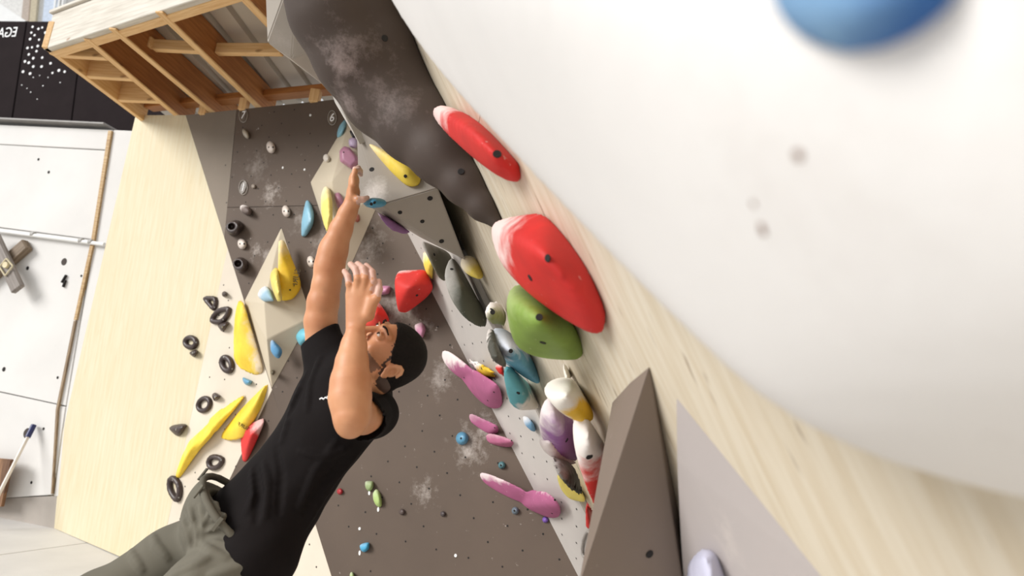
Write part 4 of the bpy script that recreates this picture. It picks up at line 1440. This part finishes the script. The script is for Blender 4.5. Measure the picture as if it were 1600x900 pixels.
M_SHIRT = cloth('black_cotton', (24, 20, 20), .15)
M_PANTS = cloth('grey_green_cotton', (108, 104, 93), .14)

# joints
sh_f, el_f, wr_f = P(503, 545, 2.24), P(509, 445, 2.25), P(550, 318, 2.27)     # raised right arm
sh_n, el_n, wr_n = P(582, 646, 2.03), P(548, 650, 1.76), P(555, 522, 1.85)     # bent left arm
chest, waist, pelv = P(526, 642, 2.13), P(457, 745, 2.06), P(384, 832, 2.0)
hip_f, hip_n = P(362, 824, 2.09), P(404, 862, 1.92)
kn_f, kn_n = P(152, 938, 1.92), P(205, 1000, 1.74)
an_f, an_n = P(128, 1140, 2.12), P(250, 1230, 1.98)
S = (sh_n - sh_f).normalized()
SP = (chest - pelv).normalized()
FR = S.cross(SP).normalized()
if FR.dot(cvec(-.4, -.5, -.77)) < 0:
    FR = -FR
Fh, Lh, Uh = cvec(-.498, -.757, -.423).normalized(), cvec(.2325, .353, -.906).normalized(), cvec(.835, -.55, 0).normalized()
HC = P(609, 557, 1.985)


def hd(f_, u_, l_=0.0):
    return HC + Fh * f_ + Uh * u_ + Lh * l_


allj = [sh_f, el_f, wr_f, P(556, 255, 2.3), sh_n, el_n, wr_n, P(560, 405, 1.9), chest, pelv, hip_f, hip_n, kn_f, kn_n, an_f, an_n, hd(.13, 0), hd(0, .12), hd(-.1, 0), P(100, 1200, 2.0), P(230, 1290, 1.9)]
blo = [min(p[i] for p in allj) - .16 for i in range(3)]
bhi = [max(p[i] for p in allj) + .16 for i in range(3)]
bd_ = Field(blo, bhi, HB)
K = .02


def limb(f_, pts, k=K):
    for (a, ra), (b, rb) in zip(pts[:-1], pts[1:]):
        f_.cap(a, b, ra, rb, k)


# trunk and legs
bd_.cap(chest, waist, .15, .125, 0, (FR, .68))
bd_.cap(waist, pelv, .125, .135, .03, (FR, .75))
limb(bd_, [(sh_f, .052), (on(sh_f, sh_n, .5) + SP * .02, .06), (sh_n, .052)], .04)
limb(bd_, [(pelv, .12), (hip_f, .085), (on(hip_f, kn_f, .5), .078), (kn_f, .056), (on(kn_f, an_f, .35), .052), (an_f, .036)], .03)
limb(bd_, [(pelv, .12), (hip_n, .085), (on(hip_n, kn_n, .5), .078), (kn_n, .056), (on(kn_n, an_n, .35), .052), (an_n, .036)], .03)
# raised arm
limb(bd_, [(sh_f, .055), (P(501, 502, 2.25), .0545), (P(505, 472, 2.25), .053), (P(510, 445, 2.25), .0475), (P(515, 420, 2.26), .0495), (P(522, 390, 2.27), .047),
           (P(533, 358, 2.27), .0385), (P(543, 334, 2.27), .031), (wr_f, .027)], .015)
bd_.ell(P(516, 405, 2.255), (cvec(.97, .2, 0), cvec(.2, -.97, 0), cvec(0, 0, 1)), (.045, .09, .043), .02)
# bent arm
limb(bd_, [(sh_n, .058), (on(sh_n, el_n, .5), .056), (on(sh_n, el_n, .95), .049)], .015)
limb(bd_, [(el_n, .046), (P(547, 622, 1.785), .056), (P(548, 595, 1.80), .053), (P(550, 565, 1.82), .043), (P(553, 540, 1.84), .034), (wr_n, .028)], .018)
bd_.ell(P(547, 668, 1.765), (cvec(1, 0, 0), cvec(0, 1, 0), cvec(0, 0, 1)), (.034, .03, .03), .02)
# raised hand seen edge-on, fingers hooked over the volume's edge
hn = cvec(0, 0, 1)
limb(bd_, [(wr_f, .024), (P(552, 300, 2.275), .024)], .012)
bd_.cap(P(551, 304, 2.265), P(553, 284, 2.27), .03, .034, .012, (cvec(1, .1, 0).normalized(), .52))
FT = []


def finger(f_, pts, r0, r1, k=.004):
    n = len(pts) - 1
    for i in range(n):
        f_.cap(pts[i], pts[i + 1], r0 + (r1 - r0) * i / n, r0 + (r1 - r0) * (i + 1) / n, k if i else .009)
    for p in pts[-2:]:
        FT.append(p)


for i, (dz, up_) in enumerate([(-.036, 3), (-.012, 0), (.012, 1), (.034, 6)]):
    finger(bd_, [P(552, 288, 2.27 + dz), P(552.5, 274 + up_ * .6, 2.275 + dz), P(555, 264 + up_, 2.28 + dz), P(560, 262 + up_, 2.30 + dz * .9), P(564, 267 + up_, 2.325 + dz * .9)], .0098, .0078)
finger(bd_, [P(552, 308, 2.25), P(559, 312, 2.245), P(567, 312, 2.25), P(574, 309, 2.262)], .014, .0085, .006)
# left hand: back of the hand to the viewer, fingers up and bent over, thumb at the right side
bd_.cap(P(556, 505, 1.855), P(560, 462, 1.875), .03, .0385, .014, (cvec(.1, .25, 1).normalized(), .5))
bd_.cap(P(575, 492, 1.86), P(580, 470, 1.865), .02, .017, .012)
finger(bd_, [P(548, 462, 1.875), P(545.5, 444, 1.873), P(543.5, 432, 1.885), P(538.5, 424, 1.905)], .0108, .0086)
finger(bd_, [P(557, 458, 1.872), P(559, 436, 1.868), P(555.5, 421, 1.885), P(548, 413, 1.91)], .0118, .0092)
finger(bd_, [P(567, 458, 1.872), P(571, 435, 1.87), P(568, 420, 1.885), P(559, 412.5, 1.915)], .012, .0094)
finger(bd_, [P(577, 461, 1.872), P(583, 440, 1.872), P(581.5, 425, 1.888), P(572.5, 415, 1.915)], .0114, .009)
finger(bd_, [P(578, 484, 1.86), P(588.5, 466, 1.86), P(592.5, 452, 1.87), P(592, 440, 1.88)], .0125, .0088, .006)
# neck and head
limb(bd_, [(on(sh_f, sh_n, .52) + SP * .03, .07), (hd(-.028, -.06), .056), (hd(-.02, -.01), .055)], .03)
bd_.cap(hd(.015, -.075, .03), on(sh_f, sh_n, .55) + FR * .05, .016, .014, .02)
ax = (Fh, Uh, Lh)
bd_.ell(hd(-.006, .022), ax, (.094, .086, .074), .02)
bd_.ell(hd(.04, -.002), ax, (.055, .082, .061), .02)
bd_.ell(hd(.042, -.056), ax, (.052, .042, .05), .02)
bd_.cap(hd(.083, -.088, -.012), hd(.083, -.088, .012), .017, .017, .02)
for s_ in (-1, 1):
    bd_.cap(hd(.005, -.05, s_ * .052), hd(.075, -.088, s_ * .02), .014, .013, .018)
    bd_.ell(hd(.064, -.016, s_ * .042), ax, (.024, .022, .02), .015)
    bd_.cap(hd(.091, .043, s_ * .010), hd(.074, .046, s_ * .05), .0085, .009, .012)
    bd_.ell(hd(.099, .025, s_ * .033), ax, (.014, .0125, .0175), .009, cut=True)
    bd_.ell(hd(.086, .0245, s_ * .033), ax, (.0128, .0122, .0145), .002)
    bd_.ell(hd(.1105, -.019, s_ * .0125), ax, (.012, .0085, .0085), .006)
    bd_.ell(hd(.1125, -.0275, s_ * .0075), ax, (.0065, .005, .0042), .002, cut=True)
    bd_.cap(hd(.099, -.047, s_ * .002), hd(.088, -.049, s_ * .023), .0062, .004, .006)
    bd_.cap(hd(.0975, -.058, s_ * .002), hd(.088, -.055, s_ * .02), .0072, .004, .006)
    # ear: rim loop, lobe, hollow
    ec = (-.012, -.002, .0725 * s_)
    path = [(ec[0] + .0175 * math.cos(t) - .005 * math.sin(t), ec[1] + .027 * math.sin(t), ec[2] + s_ * (.010 - .006 * math.cos(t))) for t in [math.radians(q) for q in range(-100, 215, 35)]]
    bd_.ell(hd(ec[0], ec[1], ec[2] + .004 * s_), (Fh, Uh, Lh), (.017, .025, .011), .006)
    bd_.ell(hd(ec[0] + .003, ec[1] - .001, ec[2] + .014 * s_), ax, (.010, .015, .010), .004, cut=True)
    for p, q in zip(path[:-1], path[1:]):
        bd_.cap(hd(*p), hd(*q), .0048, .0048, .004)
    bd_.ell(hd(ec[0] + .006, ec[1] - .031, ec[2] + .005 * s_), ax, (.008, .009, .006), .006)
    bd_.cap(hd(ec[0] + .018, ec[1] - .006, ec[2] + .006 * s_), hd(ec[0] + .015, ec[1] - .013, ec[2] + .008 * s_), .005, .004, .004)
bd_.cap(hd(.093, .036), hd(.122, -.010), .0078, .0105, .010)
bd_.ell(hd(.121, -.014), ax, (.0115, .0105, .0115), .006)
me = bd_.mesh('body')
bodyF = bd_
base = pelv.copy()
climber = empty('person', base, 'man in black t-shirt and grey-green trousers hanging from the grey volume by one raised arm', 'person')
shift_mesh(me, base)
M_FADE = skin_mat('shaved_hair_skin', (84, 60, 48), (66, 48, 40))
for m_ in (M_SKIN, M_PALM, M_STUB, M_FADE):
    me.materials.append(m_)
n = len(me.polygons)
cen = np.empty(n * 3, np.float32)
me.polygons.foreach_get('center', cen)
cen = cen.reshape(-1, 3) + np.array(base)
mi = np.zeros(n, np.int32)
dft = np.min(np.stack([np.linalg.norm(cen - np.array(p), axis=1) for p in FT]), 0)
mi[dft < .026 + .006 * np.sin(cen[:, 0] * 260) * np.sin(cen[:, 2] * 310)] = 1
rel = cen - np.array(HC)
f_, u_, l_ = rel @ np.array(Fh), rel @ np.array(Uh), rel @ np.array(Lh)
near_h = np.linalg.norm(rel, axis=1) < .17
jit = .0035 * np.sin(cen[:, 0] * 420) * np.sin(cen[:, 2] * 380)
st = near_h & (u_ < -.028 + jit) & (f_ > .012 + jit - (u_ + .03) * .2) & (u_ > -.115) & ~((f_ > .09) & (np.abs(u_ + .052) < .0095) & (np.abs(l_) < .02)) & ~((f_ > .1) & (u_ > -.034))
mi[st] = 2
hv = rel @ np.array((Fh * .80 - Uh * .60))
mi[near_h & (hv < .013 + 1.5 * jit + np.clip(.02 - u_, 0, .03) * .45) & (u_ > -.075) & (u_ < .05) & (l_ * 1.0 < .2) & ~((np.abs(f_ + .006) < .026) & (np.abs(u_ + .004) < .036) & (np.abs(l_) > .068))] = 3
me.polygons.foreach_set('material_index', mi)
body = link('body', me, None, climber, Matrix.Translation(base))

# hair cap, brows, eyes
fh = Field([HC[i] - .14 for i in range(3)], [HC[i] + .14 for i in range(3)], .0026)
fh.ell(hd(-.006, .022), ax, (.1, .0925, .0795), .02)
fh.ell(hd(.03, .03), ax, (.062, .066, .066), .02)
fh.cap(hd(-.045, -.03), hd(-.052, -.055), .052, .047, .03)
nh = (Fh * .80 - Uh * .60)
gx = [fh.lo[q] + fh.h * np.arange(fh.shape[q]) for q in range(3)]
GX = np.stack(np.meshgrid(*gx, indexing='ij'), -1)
rg = .0022 * np.sin(GX[..., 0] * 410 + 2 * np.sin(GX[..., 2] * 230)) * np.sin(GX[..., 2] * 370 + GX[..., 1] * 300)
up_e = np.clip((GX - np.array(HC)) @ np.array(Uh), -.05, .1)
fh.v = np.maximum(fh.v, (GX @ np.array(nh) - (nh.dot(HC) + .011 + rg - .10 * np.clip(.03 - up_e, 0, .05))).astype(np.float32))
fh.v = fh.v + (.0012 * np.sin(GX[..., 0] * 700) * np.sin(GX[..., 1] * 760) * np.sin(GX[..., 2] * 730)).astype(np.float32)
fh.half(-Uh, -Uh.dot(HC) + .072)
fh.ell(hd(.0, -.03, .075), ax, (.024, .045, .022), .004, cut=True)
fh.ell(hd(.0, -.03, -.075), ax, (.024, .045, .022), .004, cut=True)
me = fh.mesh('hair')
shift_mesh(me, base)
link('hair', me, M_HAIR, climber, Matrix.Translation(base))
M_EYE = mat_plain('eye_white', (226, 218, 210), .25, .02, 8, 0)
M_IRIS = mat_plain('dark_brown_iris', (40, 26, 20), .2, .1, 8, 0)
look = (Fh * .93 + Uh * .32 - Lh * .05).normalized()


def ball(name, c, r, mat, parent, sc=(1, 1, 1)):
    bm = bmesh.new()
    bmesh.ops.create_uvsphere(bm, u_segments=16, v_segments=10, radius=r)
    m = Matrix((Fh, Uh, Lh)).transposed().to_4x4()
    m.translation = c
    for v in bm.verts:
        v.co = Vector((v.co.x * sc[0], v.co.y * sc[1], v.co.z * sc[2]))
    return link(name, mesh_bm(bm, name, True), mat, parent, m)


for s_ in (-1, 1):
    e = ball('eye', hd(.0905, .0245, s_ * .033), .0105, M_EYE, climber, (1, .68, 1.12))
    c = hd(.0905, .0245, s_ * .033) + (Fh * .96 + Uh * .22).normalized() * .0098
    disc('iris', c, (Fh * .97 + Uh * .2), .0062, .0016, M_IRIS, e, segs=12)
    tube('eyelid', [hd(.0945, .030, s_ * .0205), hd(.1005, .0335, s_ * .029), hd(.0995, .0335, s_ * .036), hd(.0915, .0295, s_ * .046)], .0022, M_SKIN, e)
    tube('eyebrow', [hd(.099, .0455, s_ * .012), hd(.1, .0505, s_ * .024), hd(.095, .053, s_ * .037), hd(.083, .049, s_ * .051)], .0036, M_HAIR, climber, 8, .002)

# shirt


def folds(dirs, sharp=False):
    def w(g):
        o = 0
        for d, fr, am, ph in dirs:
            d = np.array(d)
            x = g @ d
            wv = np.sin(x * fr + ph + 1.3 * np.sin(x * fr * .37 + g[..., 2] * 9) + .8 * np.sin(g[..., 0] * 14 + ph))
            fade = .55 + .45 * np.sin(g[..., 0] * 11 + ph * 2) * np.sin(g[..., 2] * 13 + ph)
            o = o + am * fade * (wv if not sharp else 1 - 2 * np.abs(wv) ** .7)
        return o
    return w


diag = (SP * .75 + S * .6).normalized()
diag2 = (SP * .55 - S * .8).normalized()
wshirt = folds([(tuple(diag), 40, .0028, 0), (tuple(diag2), 30, .003, 1.1), (tuple(S), 55, .0015, 2)])
fs = Field([min(p[i] for p in (sh_f, sh_n, pelv, el_n, chest)) - .3 for i in range(3)], [max(p[i] for p in (sh_f, sh_n, pelv, chest)) + .2 for i in range(3)], .0042)
fs.cap(on(chest, waist, -.12), waist, .176, .143, 0, (FR, .70), warp=wshirt)
fs.cap(waist, on(waist, pelv, 1.7), .143, .182, .04, (FR, .78), warp=wshirt)
cuff_f = P(499, 526, 2.245)
fs.cap(on(waist, hip_n, .45), hip_n, .112, .124, .04, warp=wshirt)


def crease(f, lines, r, depth, cut=False, k=.010):
    """raised or sunken cloth folds along lines seen on the surface"""
    keep = f.v.copy()
    m_ = f.mesh('draft')
    f.v = keep
    d = bpy.data.objects.new('draft', m_)
    COL.objects.link(d)
    bpy.context.view_layer.update()
    for ln in lines:
        pts = []
        for i in range(len(ln) - 1):
            for j in range(4):
                pts.append((ln[i][0] + (ln[i + 1][0] - ln[i][0]) * j / 4, ln[i][1] + (ln[i + 1][1] - ln[i][1]) * j / 4))
        pts.append(ln[-1])
        w3 = []
        for x, y in pts:
            h_ = d.ray_cast(CAM, ray(x, y))
            if h_[0]:
                w3.append(h_[1] - h_[2] * (depth if not cut else -depth))
        n_ = len(w3) - 1
        for i in range(n_):
            t0, t1 = math.sin(math.pi * (i + .4) / (n_ + .8)) ** .6, math.sin(math.pi * (i + 1.4) / (n_ + .8 + 1)) ** .6
            if (w3[i] - w3[i + 1]).length < .06:
                f.cap(w3[i], w3[i + 1], r * (.45 + .55 * t0), r * (.45 + .55 * t1), k, cut=cut)
    bpy.data.objects.remove(d)
    bpy.data.meshes.remove(m_)


for a, b, r1, r2 in [(P(512, 560, 2.2), on(sh_f, sh_n, .5) + SP * .0, .07, .082), (on(sh_f, sh_n, .5), sh_n, .082, .07), (P(516, 566, 2.19), P(494, 510, 2.25), .074, .073),
                     (sh_n, P(556, 655, 1.83), .0735, .075), (on(sh_f, sh_n, .5) + SP * .03, on(sh_f, sh_n, .55) + SP * .07, .075, .062)]:
    fs.cap(a, b, r1, r2, .035, warp=wshirt)
cn = cvec(-.60, -.80, .1).normalized()
# cut the sleeves at their cuffs, hollow them, open neck, hem


def cut_beyond(f, n, o, c, rad):
    """remove what lies past a plane, only near c"""
    sl, g = f._box([c], rad)
    d = g @ np.array(n) - o
    near = np.linalg.norm(g - np.array(c), axis=-1) < rad
    f.v[sl] = np.where(near, np.maximum(f.v[sl], d), f.v[sl])


cut_beyond(fs, cn, cn.dot(cuff_f), cuff_f + cn * .1, .145)
ca = (el_n - sh_n).normalized()
cuff_n = P(561, 659, 1.845)
cut_beyond(fs, ca, ca.dot(cuff_n), cuff_n + ca * .10, .14)
fs.cap(on(sh_n, cuff_n, .72), cuff_n + ca * .05, .066, .0685, .004, cut=True)
fs.cap(cuff_f - cn * .04, cuff_f + cn * .05, .064, .067, .004, cut=True)
fs.half((-SP - S * .25).normalized(), (-SP - S * .25).normalized().dot(P(385, 840, 2.0)))
crease(fs, [[(478, 585), (458, 632), (440, 690)], [(412, 722), (418, 755), (414, 805)], [(393, 735), (396, 775), (386, 800)], [(525, 690), (494, 735), (470, 790)], [(560, 708), (520, 752), (478, 822)], [(500, 560), (485, 600), (480, 640)], [(545, 700), (505, 715), (470, 705)]], .012, .006, k=.012)
crease(fs, [[(432, 700), (440, 740), (436, 800)], [(400, 730), (406, 770), (400, 815)], [(540, 715), (505, 752), (476, 800)], [(470, 610), (450, 650)]], .010, .005, True, .012)
fs.cap(hd(-.03, -.075), hd(-.02, .06), .06, .07, .004, cut=True)
me = fs.mesh('shirt')
shift_mesh(me, base)
shirt = link('t_shirt', me, M_SHIRT, climber, Matrix.Translation(base))
q = shirt.ray_cast(CAM - base, ray(507, 621))
if q[0]:
    lp = []
    for (x, y) in [(500, 624), (503, 622), (506, 624), (509, 621), (512, 623), (512, 619)]:
        r_ = shirt.ray_cast(CAM - base, ray(x, y))
        if r_[0]:
            lp.append(r_[1] + base + r_[2] * .001)
    if len(lp) > 2:
        tube('chest_logo', lp, .0028, M_DOT, shirt, 6)

# trousers
tdir = (kn_f - hip_f).normalized()
tdn = (kn_n - hip_n).normalized()
wp = folds([(tuple((tdir * .8 + S * .5).normalized()), 40, .003, .4), (tuple((tdn * .6 - S * .7).normalized()), 46, .003, 2.0), (tuple((tdir * .4 + FR * .8).normalized()), 60, .002, 1)])
fp = Field([min(p[i] for p in (pelv, kn_f, kn_n, an_f, an_n)) - .2 for i in range(3)], [max(p[i] for p in (pelv, hip_f, hip_n, waist)) + .2 for i in range(3)], .0045)
fp.cap(P(372, 812, 2.01) + FR * .03 - S * .012, P(384, 850, 2.0) + FR * .012, .150, .155, 0, (FR, .84), warp=wp)
for pts in [[(hip_f, .108), (on(hip_f, kn_f, .45), .096), (kn_f, .079), (on(kn_f, an_f, .5), .072), (on(kn_f, an_f, .93), .062)], [(hip_n, .112), (on(hip_n, kn_n, .45), .1), (kn_n, .082), (on(kn_n, an_n, .5), .074), (on(kn_n, an_n, .93), .064)]]:
    for (a, ra), (b, rb) in zip(pts[:-1], pts[1:]):
        fp.cap(a, b, ra, rb, .035, warp=wp)
wtop = P(385, 803, 2.0)
fp.half(SP, SP.dot(wtop))
fp.cap(P(384, 838, 2.0) + FR * .03 - S * .012, P(420, 770, 2.0) + FR * .03 - S * .012, .140, .140, .004, (FR, .82), cut=True)
crease(fp, [[(343, 770), (330, 804), (318, 826), (308, 850)], [(295, 790), (302, 818), (304, 846)], [(312, 792), (318, 815), (310, 840)], [(322, 815), (340, 808), (356, 806)], [(318, 832), (346, 820), (374, 828)],
            [(310, 846), (332, 862), (352, 872)], [(278, 800), (290, 824), (300, 850)], [(236, 830), (244, 852), (262, 872)], [(200, 840), (206, 866), (222, 890)], [(330, 868), (300, 884), (270, 898)], [(348, 776), (352, 800), (372, 820)], [(400, 880), (360, 890), (330, 897)]], .011, .0045, k=.010)
crease(fp, [[(336, 790), (322, 822), (312, 838)], [(304, 792), (310, 816), (309, 842)], [(324, 822), (344, 814), (362, 816)], [(314, 838), (338, 836), (360, 842)], [(286, 796), (297, 822), (301, 848)], [(350, 776), (347, 800), (338, 806)]], .008, .003, True, .008)
# pocket mouth
crease(fp, [[(364, 833), (374, 836), (381, 836)], [(378, 838), (372, 850), (367, 866)]], .012, .001, True, .006)
me = fp.mesh('trousers')
shift_mesh(me, base)
tr = link('trousers', me, M_PANTS, climber, Matrix.Translation(base))
band = []
for i in range(25):
    t = 2 * math.pi * i / 24
    c = P(385, 803, 2.0) + FR * .03 - S * .012 + S * (.153 * math.cos(t)) + FR * (.13 * math.sin(t))
    band.append(c - SP * .012)
tube('waistband', band, .011, M_PANTS, tr, 8)
for i in (4, 7, 10, 2):
    t = 2 * math.pi * i / 24
    o_ = S * (.153 * math.cos(t)) + FR * (.13 * math.sin(t))
    c = P(385, 803, 2.0) + FR * .03 - S * .012 + o_ + o_.normalized() * .012
    beam('belt_loop', c - SP * .036, c + SP * .006, .012, .006, M_PANTS, tr, up=o_.normalized(), bevel=.001)
# climbing shoes below the frame
M_SHOE = mat_plain('black_rubber_shoe', (40, 38, 40), .6, .1, 20, .1)
for an, kn in ((an_f, kn_f), (an_n, kn_n)):
    sf = Field([an[i] - .26 for i in range(3)], [an[i] + .26 for i in range(3)], .007)
    toe = an + (FR * .7 + S * -.1 - SP * .75).normalized() * .17
    sf.cap(an - FR * .02, an - SP * .05, .045, .042, .02)
    sf.cap(an - SP * .05 - FR * .02, toe, .04, .026, .02)
    me = sf.mesh('shoe')
    shift_mesh(me, base)
    link('climbing_shoe', me, M_SHOE, climber, Matrix.Translation(base))
